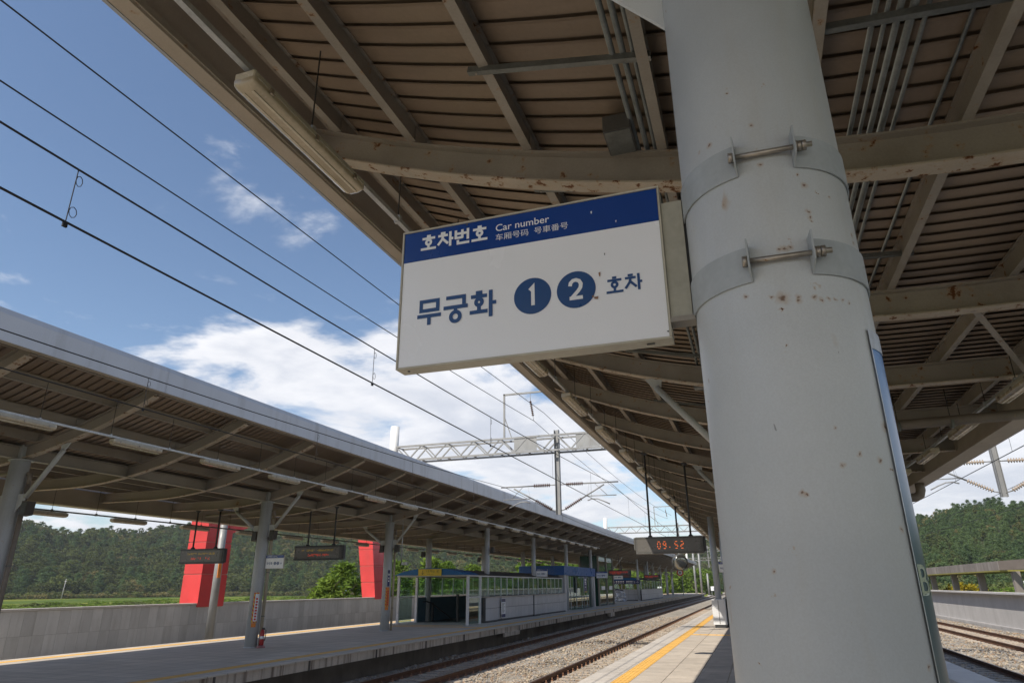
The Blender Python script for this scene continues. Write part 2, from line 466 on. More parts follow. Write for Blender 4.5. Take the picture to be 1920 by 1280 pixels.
M['pipe_dark'] = surf("grimy_drain_pipe", (0.20, 0.17, 0.14), 0.5, var=0.2, rust=0.2)
M['red'] = surf("extinguisher_red", (0.36, 0.02, 0.02), 0.4, var=0.08)
M['orange_board'] = surf("orange_board", (0.70, 0.22, 0.03), 0.5, var=0.08)
M['trunk'] = surf("bark", (0.10, 0.07, 0.05), 0.9, var=0.3, vscale=8, bump=0.5)
M['leaf_dark'] = leaf_mat("leaf_dark_green", (0.055, 0.08, 0.032), (0.15, 0.165, 0.065))
M['leaf_mid'] = leaf_mat("leaf_mid_green", (0.075, 0.11, 0.04), (0.20, 0.22, 0.08))
M['leaf_pine'] = leaf_mat("leaf_pine_green", (0.075, 0.125, 0.055), (0.15, 0.21, 0.085))
M['leaf_bright'] = leaf_mat("leaf_bright_green", (0.09, 0.155, 0.03), (0.22, 0.30, 0.055))
M['leaf_yellow'] = leaf_mat("leaf_yellow", (0.20, 0.18, 0.02), (0.42, 0.30, 0.03))
M['leaf_olive'] = leaf_mat("leaf_olive", (0.15, 0.145, 0.06), (0.27, 0.23, 0.10))


def paving_mat():
    m, nt, b = principled("jointed_paving")
    v = ncoords(nt, None, False)
    br = nt.nodes.new("ShaderNodeTexBrick")
    br.offset = 0.0
    br.inputs["Scale"].default_value = 1.0
    br.inputs["Brick Width"].default_value = 0.6
    br.inputs["Row Height"].default_value = 0.6
    br.inputs["Mortar Size"].default_value = 0.012
    br.inputs["Mortar Smooth"].default_value = 0.3
    br.inputs["Color1"].default_value = (0.50, 0.445, 0.37, 1)
    br.inputs["Color2"].default_value = (0.60, 0.535, 0.45, 1)
    br.inputs["Mortar"].default_value = (0.20, 0.18, 0.155, 1)
    nt.links.new(v, br.inputs["Vector"])
    st = ncoords(nt, (0.5, 3.0, 1.0), False)
    c = nmix(nt, nrange(nt, nnoise(nt, st, 1.0, 6, 0.6), 0.45, 0.75, 0, 0.5, True), br.outputs["Color"], (0.32, 0.29, 0.255))
    c = nmix(nt, nrange(nt, nnoise(nt, v, 0.35, 5), 0.35, 0.7, 0, 0.35, True), c, (0.37, 0.335, 0.295))
    nt.links.new(c, b.inputs["Base Color"])
    b.inputs["Roughness"].default_value = 0.85
    return m


M['paving'] = paving_mat()


def ground_mat():
    m, nt, b = principled("field_ground")
    v = ncoords(nt, None, False)
    st = ncoords(nt, (0.035, 0.012, 1.0), False)
    band = nrange(nt, nnoise(nt, st, 1.0, 3, 0.5), 0.38, 0.62, 0, 1, True)
    c = nmix(nt, band, (0.075, 0.125, 0.018), (0.235, 0.245, 0.035))
    c = nmix(nt, nrange(nt, nnoise(nt, v, 0.25, 6), 0.35, 0.65, 0, 0.5), c, (0.05, 0.09, 0.018))
    c = nmix(nt, nrange(nt, nnoise(nt, v, 2.2, 4), 0.4, 0.7, 0, 0.4), c, (0.03, 0.055, 0.012))
    nt.links.new(c, b.inputs["Base Color"])
    b.inputs["Roughness"].default_value = 0.95
    b.inputs["Specular IOR Level"].default_value = 0.1
    bn = nt.nodes.new("ShaderNodeBump")
    bn.inputs["Strength"].default_value = 1.0
    bn.inputs["Distance"].default_value = 0.3
    nt.links.new(nnoise(nt, v, 1.5, 6), bn.inputs["Height"])
    nt.links.new(bn.outputs[0], b.inputs["Normal"])
    return m


M['field'] = ground_mat()
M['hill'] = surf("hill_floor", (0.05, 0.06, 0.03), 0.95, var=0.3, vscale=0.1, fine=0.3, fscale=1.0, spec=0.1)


# ------------------------------------------------------------------ mesh helpers
class MB:
    """collects boxes, tubes, prisms and sheets in world coordinates; build() links them as ONE mesh object"""

    def __init__(self):
        self.v, self.f, self.smooth = [], [], []

    def add(self, verts, faces, smooth=False):
        n = len(self.v)
        self.v += [tuple(p) for p in verts]
        self.f += [tuple(i + n for i in f) for f in faces]
        self.smooth += [smooth] * len(faces)
        return self

    def box(self, x0, x1, y0, y1, z0, z1):
        x0, x1 = min(x0, x1), max(x0, x1)
        y0, y1 = min(y0, y1), max(y0, y1)
        z0, z1 = min(z0, z1), max(z0, z1)
        return self.add([(x0, y0, z0), (x1, y0, z0), (x1, y1, z0), (x0, y1, z0), (x0, y0, z1), (x1, y0, z1), (x1, y1, z1), (x0, y1, z1)],
                        [(0, 3, 2, 1), (4, 5, 6, 7), (0, 1, 5, 4), (1, 2, 6, 5), (2, 3, 7, 6), (3, 0, 4, 7)])

    def bbox(self, x0, x1, y0, y1, z0, z1, b=0.005):
        """box whose upright and top edges are chamfered"""
        x0, x1 = min(x0, x1), max(x0, x1)
        y0, y1 = min(y0, y1), max(y0, y1)
        rings = []
        for z, i in ((z0, 0.0), (z1 - b, 0.0), (z1, b)):
            ax0, ax1, ay0, ay1 = x0 + i, x1 - i, y0 + i, y1 - i
            k = b
            rings.append([(ax0 + k, ay0, z), (ax1 - k, ay0, z), (ax1, ay0 + k, z), (ax1, ay1 - k, z), (ax1 - k, ay1, z), (ax0 + k, ay1, z), (ax0, ay1 - k, z), (ax0, ay0 + k, z)])
        vs = [p for r in rings for p in r]
        fs = []
        for r in range(2):
            for i in range(8):
                j = (i + 1) % 8
                fs.append((r * 8 + i, r * 8 + j, r * 8 + 8 + j, r * 8 + 8 + i))
        fs.append(tuple(range(7, -1, -1)))
        fs.append(tuple(range(16, 24)))
        return self.add(vs, fs)

    def prism(self, poly, axis, a, b):
        """poly in the two other axes (x,z for 'y'; y,z for 'x'; x,y for 'z') swept from a to b"""
        def P(p, t):
            return (p[0], t, p[1]) if axis == 'y' else (t, p[0], p[1]) if axis == 'x' else (p[0], p[1], t)
        n = len(poly)
        vs = [P(p, a) for p in poly] + [P(p, b) for p in poly]
        fs = [(i, (i + 1) % n, n + (i + 1) % n, n + i) for i in range(n)]
        fs += [tuple(range(n - 1, -1, -1)), tuple(range(n, 2 * n))]
        return self.add(vs, fs)

    def tube(self, p0, p1, r, n=10, r1=None, caps=True):
        p0, p1 = Vector(p0), Vector(p1)
        d = (p1 - p0)
        if d.length < 1e-6:
            return self
        d.normalize()
        a = d.orthogonal().normalized()
        b = d.cross(a)
        r1 = r if r1 is None else r1
        vs = []
        for p, q in ((p0, r), (p1, r1)):
            for i in range(n):
                t = 2 * PI * i / n
                vs.append(p + (a * math.cos(t) + b * math.sin(t)) * q)
        self.add(vs, [(i, (i + 1) % n, n + (i + 1) % n, n + i) for i in range(n)], True)
        if caps:
            m = len(self.v) - 2 * n
            self.f += [tuple(m + i for i in range(n - 1, -1, -1)), tuple(m + n + i for i in range(n))]
            self.smooth += [False, False]
        return self

    def path(self, pts, r, n=8, radii=None):
        pts = [Vector(p) for p in pts]
        k = len(pts)
        vs = []
        a = None
        for i, p in enumerate(pts):
            d = (pts[min(i + 1, k - 1)] - pts[max(i - 1, 0)]).normalized()
            if a is None:
                a = d.orthogonal().normalized()
            else:
                a = (a - d * a.dot(d))
                a = a.normalized() if a.length > 1e-6 else d.orthogonal().normalized()
            b = d.cross(a)
            q = radii[i] if radii else r
            for j in range(n):
                t = 2 * PI * j / n
                vs.append(p + (a * math.cos(t) + b * math.sin(t)) * q)
        fs = []
        for i in range(k - 1):
            for j in range(n):
                j2 = (j + 1) % n
                fs.append((i * n + j, i * n + j2, (i + 1) * n + j2, (i + 1) * n + j))
        self.add(vs, fs, True)
        m = len(self.v) - k * n
        self.f += [tuple(m + i for i in range(n - 1, -1, -1)), tuple(m + (k - 1) * n + i for i in range(n))]
        self.smooth += [False, False]
        return self

    def lathe(self, prof, c, n=16, axis=(0, 0, 1)):
        ax = Vector(axis).normalized()
        a = ax.orthogonal().normalized()
        b = ax.cross(a)
        c = Vector(c)
        vs = []
        for r, h in prof:
            for j in range(n):
                t = 2 * PI * j / n
                vs.append(c + ax * h + (a * math.cos(t) + b * math.sin(t)) * r)
        fs = []
        for i in range(len(prof) - 1):
            for j in range(n):
                j2 = (j + 1) % n
                fs.append((i * n + j, i * n + j2, (i + 1) * n + j2, (i + 1) * n + j))
        self.add(vs, fs, True)
        m = len(self.v) - len(prof) * n
        self.f += [tuple(m + i for i in range(n - 1, -1, -1)), tuple(m + (len(prof) - 1) * n + i for i in range(n))]
        self.smooth += [False, False]
        return self

    def bar(self, p0, p1, w, h, up=(0, 0, 1)):
        p0, p1 = Vector(p0), Vector(p1)
        d = (p1 - p0).normalized()
        u = Vector(up)
        s = d.cross(u)
        if s.length < 1e-4:
            s = d.orthogonal()
        s.normalize()
        u = s.cross(d).normalized()
        vs = []
        for p in (p0, p1):
            for i, j in ((-1, -1), (1, -1), (1, 1), (-1, 1)):
                vs.append(p + s * (i * w / 2) + u * (j * h / 2))
        return self.add(vs, [(0, 3, 2, 1), (4, 5, 6, 7), (0, 1, 5, 4), (1, 2, 6, 5), (2, 3, 7, 6), (3, 0, 4, 7)])

    def ibeam(self, pts, depth, width, tf=0.018, tw=0.012, side=(0, 1, 0), pieces=(0, 1, 2)):
        """I section whose underside follows pts; side is the flange direction"""
        s = Vector(side)
        for k_, (z0, z1, w) in enumerate(((0, tf, width), (tf, depth - tf, tw), (depth - tf, depth, width))):
            if k_ not in pieces:
                continue
            vs = []
            for p in pts:
                p = Vector(p)
                vs += [p + Vector((0, 0, z0)) - s * w / 2, p + Vector((0, 0, z0)) + s * w / 2, p + Vector((0, 0, z1)) + s * w / 2, p + Vector((0, 0, z1)) - s * w / 2]
            fs = []
            for i in range(len(pts) - 1):
                for j in range(4):
                    j2 = (j + 1) % 4
                    fs.append((i * 4 + j, i * 4 + j2, i * 4 + 4 + j2, i * 4 + 4 + j))
            e = (len(pts) - 1) * 4
            fs += [(3, 2, 1, 0), (e, e + 1, e + 2, e + 3)]
            self.add(vs, fs)
        return self

    def mesh(self, name, mat, origin=(0, 0, 0)):
        ox, oy, oz = origin
        me = bpy.data.meshes.new(name)
        me.from_pydata([(x - ox, y - oy, z - oz) for x, y, z in self.v], [], self.f)
        if any(self.smooth):
            me.polygons.foreach_set("use_smooth", self.smooth)
        if mat is not None:
            for q in (mat if isinstance(mat, (list, tuple)) else [mat]):
                me.materials.append(q)
        me.update()
        return me

    def build(self, name, mat, parent=None, loc=None):
        """loc: world position of the object's origin (defaults to the parent's base, or 0)"""
        base = Vector((0, 0, 0))
        p = parent
        while p is not None:
            base += Vector(p.location)
            p = p.parent
        org = Vector(loc) if loc is not None else base
        me = self.mesh(name, mat, org)
        o = bpy.data.objects.new(name, me)
        COL.objects.link(o)
        o.parent = parent
        o.location = org - base if parent is not None else org
        return o


def tag(o, label=None, cat=None, group=None, kind=None):
    if label:
        o['label'] = label
    if cat:
        o['category'] = cat
    if group:
        o['group'] = group
    if kind:
        o['kind'] = kind
    return o


def thing(name, loc, label, cat, group=None):
    o = bpy.data.objects.new(name, None)
    o.empty_display_size = 0.2
    COL.objects.link(o)
    o.location = loc
    return tag(o, label, cat, group)


def copy_tree(o, parent=None, loc=None):
    c = o.copy()
    COL.objects.link(c)
    c.parent = parent
    if loc is not None:
        c.location = loc
    for ch in list(o.children):
        copy_tree(ch, c)
    return c


def copy_part(o, parent, dloc):
    c = o.copy()
    COL.objects.link(c)
    c.parent = parent
    c.location = Vector(o.location) + Vector(dloc)
    return c


ORD = ["first", "second", "third", "fourth", "fifth", "sixth", "seventh", "eighth", "ninth", "tenth", "eleventh", "twelfth",
       "thirteenth", "fourteenth", "fifteenth", "sixteenth", "seventeenth", "eighteenth", "nineteenth", "twentieth"]

# ------------------------------------------------------------------ lettering (flat print meshes from the built-in font)
TEXTS = {}


def prep_texts(items):
    objs = []
    for key, body, off in items:
        c = bpy.data.curves.new("lettering", "FONT")
        c.body = body
        c.size = 1.0
        c.offset = off
        c.resolution_u = 4
        o = bpy.data.objects.new("lettering", c)
        COL.objects.link(o)
        objs.append((key, o, c))
    bpy.context.view_layer.update()
    dg = bpy.context.evaluated_depsgraph_get()
    for key, o, c in objs:
        me = bpy.data.meshes.new_from_object(o.evaluated_get(dg))
        vs = [tuple(v.co) for v in me.vertices]
        fs = [tuple(p.vertices) for p in me.polygons]
        TEXTS[key] = (vs, fs)
        bpy.data.meshes.remove(me)
    for key, o, c in objs:
        bpy.data.objects.remove(o)
        bpy.data.curves.remove(c)


prep_texts([("carno", "Car number", 0.006), ("cjk", "车厢号码  号車番号", 0.0), ("out", "나가는 곳", 0.0), ("way", "Way out", 0.0), ("B", "Ba", 0.006), ("dir1", "←1", 0.0), ("dir2", "2→", 0.0)])


def strip(pts, w, closed=False):
    """flat ribbon of width w along pts (mitred)"""
    n = len(pts)
    L, R = [], []
    for i, p in enumerate(pts):
        a = pts[(i - 1) % n] if (closed or i > 0) else p
        b = pts[(i + 1) % n] if (closed or i < n - 1) else p
        p, a, b = Vector(p), Vector(a), Vector(b)
        d0, d1 = (p - a), (b - p)
        d0 = d0.normalized() if d0.length > 1e-9 else d1.normalized()
        d1 = d1.normalized() if d1.length > 1e-9 else d0
        m = (Vector((-d0.y, d0.x)) + Vector((-d1.y, d1.x))).normalized()
        k = 1.0 / max(0.4, m.dot(Vector((-d0.y, d0.x))))
        L.append(p + m * w / 2 * k)
        R.append(p - m * w / 2 * k)
    fs = [(i, n + i, n + (i + 1) % n, (i + 1) % n) for i in range(n if closed else n - 1)]
    return [tuple(v) for v in L + R], fs


def ring(cx, cy, r, n=28):
    return [(cx + r * math.cos(2 * PI * i / n), cy + r * math.sin(2 * PI * i / n)) for i in range(n)]


def Hb(a, b, y):
    return ([(a, y), (b, y)], False)


def Vb(x, a, b):
    return ([(x, a), (x, b)], False)


GLYPH = {
    "ho": [Hb(.37, .63, .94), Hb(.08, .92, .78), (ring(.5, .50, .155), True), Vb(.5, .06, .30), Hb(0, 1, .06)],
    "cha": [Hb(.20, .50, .95), Hb(.03, .66, .78), ([(.36, .78), (.30, .52), (.03, .16)], False), ([(.33, .56), (.68, .20)], False), Vb(.82, 0, 1), Hb(.82, 1.02, .50)],
    "beon": [Vb(.08, .40, .98), Vb(.50, .40, .98), Hb(.08, .50, .72), Hb(.02, .56, .44), Vb(.86, .26, 1), Hb(.54, .86, .72), ([(.22, .30), (.22, .06), (.95, .06)], False)],
    "mu": [([(.15, .93), (.85, .93), (.85, .56), (.15, .56)], True), Hb(0, 1, .34), Vb(.5, -.02, .34)],
    "gung": [([(.10, .93), (.84, .93), (.84, .62)], False), Hb(0, 1, .54), Vb(.5, .36, .54), (ring(.5, .165, .185), True)],
    "hwa": [Hb(.22, .48, .97), Hb(.02, .67, .83), (ring(.35, .60, .12), True), Vb(.35, .22, .44), Hb(-.02, .70, .22), Vb(.82, -.02, 1.02), Hb(.82, 1.04, .52)],
    "1": [([(.16, .80), (.56, .96), (.56, 0)], False)],
    "2": [([(.08, .70), (.13, .86), (.30, .97), (.52, .99), (.74, .92), (.86, .76), (.82, .58), (.66, .42), (.40, .24), (.12, .04)], False), Hb(.02, .96, .07)],
    "3": [([(.08, .84), (.28, .97), (.56, .99), (.80, .88), (.84, .70), (.68, .55), (.42, .52)], False), ([(.42, .52), (.74, .48), (.90, .30), (.80, .10), (.54, .01), (.26, .03), (.05, .16)], False)],
    "4": [([(.70, 1.0), (.70, 0)], False), ([(.70, .98), (.06, .30), (1.0, .30)], False)],
    "5": [([(.86, .94), (.20, .94), (.14, .52), (.44, .62), (.74, .56), (.88, .34), (.78, .10), (.50, .01), (.22, .04), (.06, .14)], False)],
    "6": [(ring(.48, .30, .32), True), ([(.18, .42), (.30, .74), (.66, .98)], False)],
}
WORDS = {"title": ("ho", "cha", "beon", "ho"), "train": ("mu", "gung", "hwa"), "hocha": ("ho", "cha")}


def stroke_text(glyphs, mat, parent, O, U, V, x0, x1, z0, z1, w, name="lettering", lift=0.0012, gap=0.10):
    """lettering drawn stroke by stroke, each stroke a hair above the last"""
    O, U, V = Vector(O), Vector(U).normalized(), Vector(V).normalized()
    N = U.cross(V)
    n = len(glyphs)
    cell = (x1 - x0) / (n + gap * (n - 1))
    h = z1 - z0
    mb = MB()
    k = 0
    for i, gname in enumerate(glyphs):
        ox = x0 + i * cell * (1 + gap)
        for pts_, closed in GLYPH[gname]:
            vs, fs = strip([(ox + p[0] * cell, z0 + p[1] * h) for p in pts_], w, closed)
            mb.add([O + U * a + V * b + N * (lift + 0.00012 * (k % 8)) for a, b in vs], fs)
            k += 1
    return mb.build(name, mat, parent)


def print_text(key, mat, parent, O, U, V, x0, x1, z0, z1, name="lettering", lift=0.0015):
    """print fitted to the rectangle x0..x1, z0..z1 in the plane through O spanned by U (reading direction) and V (up)"""
    vs, fs = TEXTS[key]
    ax0, ax1 = min(v[0] for v in vs), max(v[0] for v in vs)
    ay0, ay1 = min(v[1] for v in vs), max(v[1] for v in vs)
    O, U, V = Vector(O), Vector(U).normalized(), Vector(V).normalized()
    N = U.cross(V)
    mb = MB()
    mb.add([O + U * (x0 + (v[0] - ax0) / (ax1 - ax0) * (x1 - x0)) + V * (z0 + (v[1] - ay0) / (ay1 - ay0) * (z1 - z0)) + N * lift for v in vs], fs)
    return mb.build(name, mat, parent)


def quad(O, U, V, x0, x1, z0, z1, lift=0.0):
    O, U, V = Vector(O), Vector(U).normalized(), Vector(V).normalized()
    N = U.cross(V)
    return [O + U * a + V * b + N * lift for a, b in ((x0, z0), (x1, z0), (x1, z1), (x0, z1))]


# ================================================================== SETTING
# ---- terrain
g = MB()
g.add([(-900, -300, -1.45), (900, -300, -1.45), (900, 1500, -1.45), (-900, 1500, -1.45)], [(0, 1, 2, 3)])
tag(g.build("ground", M['field']), kind='structure')


def lerp_tab(tab, a):
    if a <= tab[0][0]:
        return tab[0][1]
    for (a0, v0), (a1, v1) in zip(tab, tab[1:]):
        if a <= a1:
            t = (a - a0) / (a1 - a0)
            t = t * t * (3 - 2 * t)
            return v0 + (v1 - v0) * t
    return tab[-1][1]


RIDGE_EL = [(-90, 4.2), (-66, 4.6), (-55.7, 3.95), (-53.9, 4.15), (-51.5, 3.45), (-49.9, 3.85), (-47.4, 3.7), (-45.5, 4.2), (-41, 5.0), (-33, 5.8), (-24, 5.2),
            (-16, 3.9), (-10, 3.0), (-8, 2.9), (-3.2, 3.2), (4, 3.4), (8, 4.2), (11.6, 4.75), (14.3, 5.35), (15.9, 5.6), (17.3, 5.3), (19, 4.9), (24, 4.2), (40, 5.0), (90, 4.0)]
RIDGE_R = [(-90, 400), (-55, 420), (-40, 490), (-20, 510), (-6, 540), (3, 520), (9, 300), (30, 250), (90, 280)]
BASE_R = [(-90, 280), (-55, 292), (-40, 310), (-20, 300), (-6, 350), (3, 330), (9, 165), (30, 140), (90, 160)]
TREE_H = 5.0


def hill_z(az, r):
    """ground height of the wooded ridge round the valley"""
    rr, rb = lerp_tab(RIDGE_R, az), lerp_tab(BASE_R, az)
    top = rr * math.tan(math.radians(lerp_tab(RIDGE_EL, az))) + 1.75 - TREE_H * 0.85
    t = (r - rb) / (rr - rb)
    if t <= 0:
        return -1.6
    lump = 1.6 * math.sin(az * 0.55 + r * 0.021) * math.sin(az * 0.23 - r * 0.035 + 1.3) * min(1, t) * max(0.0, min(1.0, abs(1 - t) * 2))
    if t < 1:
        return -1.6 + (top + 1.6) * (0.55 * t + 0.45 * t * t * (3 - 2 * t)) + lump
    return top - (t - 1) * 14 + lump * 0.3


hv, hf = [], []
azs = [-90 + i * 1.5 for i in range(121)]
rs = [0.0, 0.06, 0.14, 0.24, 0.36, 0.48, 0.6, 0.72, 0.84, 0.93, 1.0, 1.1, 1.3, 1.7]
for a in azs:
    rr, rb = lerp_tab(RIDGE_R, a), lerp_tab(BASE_R, a)
    for t in rs:
        r = rb + (rr - rb) * t
        hv.append((r * math.sin(math.radians(a)), r * math.cos(math.radians(a)), hill_z(a, r)))
n = len(rs)
for i in range(len(azs) - 1):
    for j in range(n - 1):
        hf.append((i * n + j, i * n + j + 1, (i + 1) * n + j + 1, (i + 1) * n + j))
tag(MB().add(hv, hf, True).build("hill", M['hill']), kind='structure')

# ---- platforms
Y0, Y1 = -70.0, 165.0
EDGE_N, EDGE_R = -3.47, 4.05          # edges of the platform the camera stands on
EDGE_L, EDGE_LL = -11.15, -18.9       # edges of the opposite platform


def platform(name, xa, xb, face_signs):
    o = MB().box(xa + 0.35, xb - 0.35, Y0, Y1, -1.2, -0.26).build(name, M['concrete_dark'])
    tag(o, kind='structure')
    MB().box(xa, xb, Y0, Y1, -0.255, -0.03).build("slab_edge", M['edge_face'], o)
    return o


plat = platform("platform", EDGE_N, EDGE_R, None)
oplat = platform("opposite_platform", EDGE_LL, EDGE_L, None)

# own platform: coping, tactile strip and slabs near the camera are single stones; farther on plain paving
COP0, COP1 = 7.4, 48.2
proto = None
k = 0
y = COP0
while y < COP1 - 0.01:
    if proto is None:
        proto = MB().bbox(EDGE_N - 0.03, -2.89, y + 0.003, y + 1.017, -0.03, 0.0, 0.006).build("coping_stone", M['coping'], plat, (-3.18, y, 0))
    else:
        copy_part(proto, plat, (0, y - COP0, 0))
    y += 1.02
tp = MB().bbox(-2.885, -2.561, 0.002, 0.298, -0.03, 0.0, 0.003)
for i in range(4):
    xx = -2.845 + i * 0.08
    tp.bbox(xx - 0.017, xx + 0.017, 0.012, 0.288, 0.0, 0.005, 0.004)
tproto = None
y = COP0
while y < COP1 - 0.01:
    if tproto is None:
        for i in range(len(tp.v)):
            a, b, c = tp.v[i]
            tp.v[i] = (a, b + COP0, c)
        tproto = tp.build("tactile_tile", M['tactile'], plat, (-2.72, COP0, 0))
    else:
        copy_part(tproto, plat, (0, y - COP0, 0))
    y += 0.3
sproto = None
for ci in range(4):
    y = COP0
    while y < COP1 - 0.01:
        dx = ci * 0.6
        if sproto is None:
            sproto = MB().bbox(-2.555, -1.963, y + 0.004, y + 0.596, -0.03, 0.0, 0.005).build("paving_slab", M['slab'], plat, (-2.26, y, 0))
        elif not (abs(y - (COP0 + 34 * 0.6)) < 0.01):
            copy_part(sproto, plat, (dx, y - COP0, random.uniform(-0.0015, 0.0015)))
        y += 0.6
# cross strip of yellow tiles
for i in range(8):
    copy_part(tproto, plat, (0.325 + i * 0.3, 34 * 0.6 + 0.15, 0))
MB().box(EDGE_N - 0.03, -0.163, Y0, COP0 - 0.004, -0.03, 0).box(EDGE_N - 0.03, -2.89, COP1 + 0.03, Y1, -0.03, 0).box(-2.55, EDGE_R + 0.03, COP1 + 0.03, Y1, -0.03, 0).box(-0.157, 3.35, Y0, COP1 + 0.026, -0.03, 0).build("paving", M['paving'], plat)
MB().box(3.356, EDGE_R + 0.03, Y0, COP1 + 0.026, -0.03, 0.0).build("coping_strip", M['granite_light'], plat)
MB().box(-2.885, -2.56, COP1 + 0.03, Y1, -0.03, 0.004).build("tactile_strip", M['tactile'], plat)
# opposite platform
MB().box(EDGE_L + 0.03, -11.64, Y0, Y1, -0.03, 0).box(-11.96, -18.19, Y0, Y1, -0.03, 0).box(-18.51, EDGE_LL - 0.03, Y0, Y1, -0.03, 0).build("paving", M['paving'], oplat)
MB().box(-11.955, -11.645, Y0, Y1, -0.03, 0.004).build("tactile_strip", M['tactile'], oplat)
MB().box(-18.505, -18.195, Y0, Y1, -0.03, 0.004).build("tactile_strip", M['tactile'], oplat)
MB().box(-16.6, -12.0, 30.2, 30.5, 0.001, 0.005).box(-16.9, -13.3, 31.2, 31.5, 0.001, 0.005).build("tactile_crossing", M['tactile'], oplat)
for yy in [6 + 3.4 * i for i in range(28)]:
    MB().box(EDGE_L + 0.003, EDGE_L + 0.035, yy, yy + 0.04, -0.27, -0.032).build("expansion_joint", M['concrete_dark'], oplat)
MB().box(EDGE_L - 0.01, EDGE_L + 0.05, 31.0, 33.2, -0.42, -0.256).build("patched_edge", M['edge_face'], oplat)
MB().box(EDGE_L - 0.3, EDGE_L + 0.03, 56.0, 57.4, -0.55, -0.256).build("patched_edge", M['edge_face'], oplat)

# ---- track bed
bed = MB()
bed.add([(EDGE_L - 0.4, Y0, -0.80), (EDGE_N + 0.4, Y0, -0.80), (EDGE_N + 0.4, 400, -0.80), (EDGE_L - 0.4, 400, -0.80)], [(0, 1, 2, 3)])
tag(bed.build("track_bed", M['ballast']), kind='structure')
bed = MB()
bed.add([(EDGE_R - 0.4, Y0, -0.80), (12.98, Y0, -0.80), (12.98, 400, -0.80), (EDGE_R - 0.4, 400, -0.80)], [(0, 1, 2, 3)])
tag(bed.build("track_bed", M['ballast']), kind='structure')
bed = MB()
bed.add([(-23.2, Y0, -0.80), (EDGE_LL + 0.4, Y0, -0.80), (EDGE_LL + 0.4, 400, -0.80), (-23.2, 400, -0.80)], [(0, 1, 2, 3)])
tag(bed.build("track_bed", M['ballast']), kind='structure')

RAIL_PROF = [(-0.075, -0.775), (0.075, -0.775), (0.075, -0.762), (0.012, -0.742), (0.012, -0.668), (0.036, -0.655), (0.036, -0.626), (0.030, -0.62), (-0.030, -0.62), (-0.036, -0.626), (-0.036, -0.655), (-0.012, -0.668), (-0.012, -0.742), (-0.075, -0.762)]


def track(xc, label, y0, y1, clips):
    t = thing("railway_track", (xc, 0, -0.8), label, "railway track", "tracks running between the platforms")
    for s in (-1, 1):
        MB().prism([(xc + s * 0.753 + a, b) for a, b in RAIL_PROF], 'y', -70, 220).build("rail", M['rail'], t)
        MB().box(xc + s * 0.753 - 0.028, xc + s * 0.753 + 0.028, -70, 220, -0.6195, -0.6175).build("worn_rail_head", M['rail_top'], t)
    sl = None
    y = y0
    while y < y1:
        if sl is None:
            sm = MB()
            sm.prism([(y - 0.13, -0.99), (y + 0.13, -0.99), (y + 0.10, -0.777), (y - 0.10, -0.777)], 'x', xc - 1.2, xc + 1.2)
            sl = sm.build("sleeper", M['sleeper'], t, (xc, y, -0.8))
            if clips:
                cm = MB()
                for s in (-1, 1):
                    for e in (-1, 1):
                        cx = xc + s * 0.753 + e * 0.105
                        cm.bbox(cx - 0.035, cx + 0.035, y - 0.05, y + 0.05, -0.777, -0.745, 0.008)
                        cm.tube((cx, y, -0.75), (cx, y, -0.690), 0.016, 6)
                cl = cm.build("rail_fastening", M['clip'], t, (xc, y, -0.8))
                tag(cl, kind='stuff')
        else:
            copy_part(sl, t, (0, y - y0, 0))
            if clips:
                copy_part(cl, t, (0, y - y0, 0))
        y += 0.6
    return t


track(-5.15, "sunlit rusty track beside the platform with the bright yellow strip", 4, 82, True)
track(-9.47, "shaded rusty track running along the edge of the opposite platform", 8, 82, True)
track(5.85, "track beside the far side of the platform, behind the big column", 12, 78, False)
track(10.3, "outermost rusty track alongside the plain concrete wall", 20, 82, False)


# ---- scattered ballast stones (geometry nodes, nobody could count them)
def rock(name, r, seed, mat):
    rnd = random.Random(seed)
    vs = []
    for z, q in ((-0.6, 0.75), (0.15, 1.0), (0.7, 0.55)):
        for i in range(5):
            t = 2 * PI * (i + rnd.random() * 0.5) / 5
            k = q * rnd.uniform(0.75, 1.2)
            vs.append((r * k * math.cos(t), r * k * math.sin(t), r * z * rnd.uniform(0.7, 1.2)))
    fs = []
    for i in range(2):
        for j in range(5):
            j2 = (j + 1) % 5
            fs.append((i * 5 + j, i * 5 + j2, i * 5 + 5 + j2, i * 5 + 5 + j))
    fs += [(4, 3, 2, 1, 0), (10, 11, 12, 13, 14)]
    me = MB().add(vs, fs).mesh(name, mat)
    return bpy.data.objects.new(name, me)


def stone_mat(name, col):
    m, nt, b = principled(name)
    oi = nt.nodes.new("ShaderNodeObjectInfo")
    c = nmix(nt, oi.outputs["Random"], tuple(x * 0.62 for x in col), tuple(min(1, x * 1.35) for x in col))
    v = ncoords(nt)
    c = nmix(nt, nrange(nt, nnoise(nt, v, 30, 3), 0.35, 0.7, 0, 0.35), c, (0.2, 0.13, 0.08))
    nt.links.new(c, b.inputs["Base Color"])
    b.inputs["Roughness"].default_value = 0.9
    return m


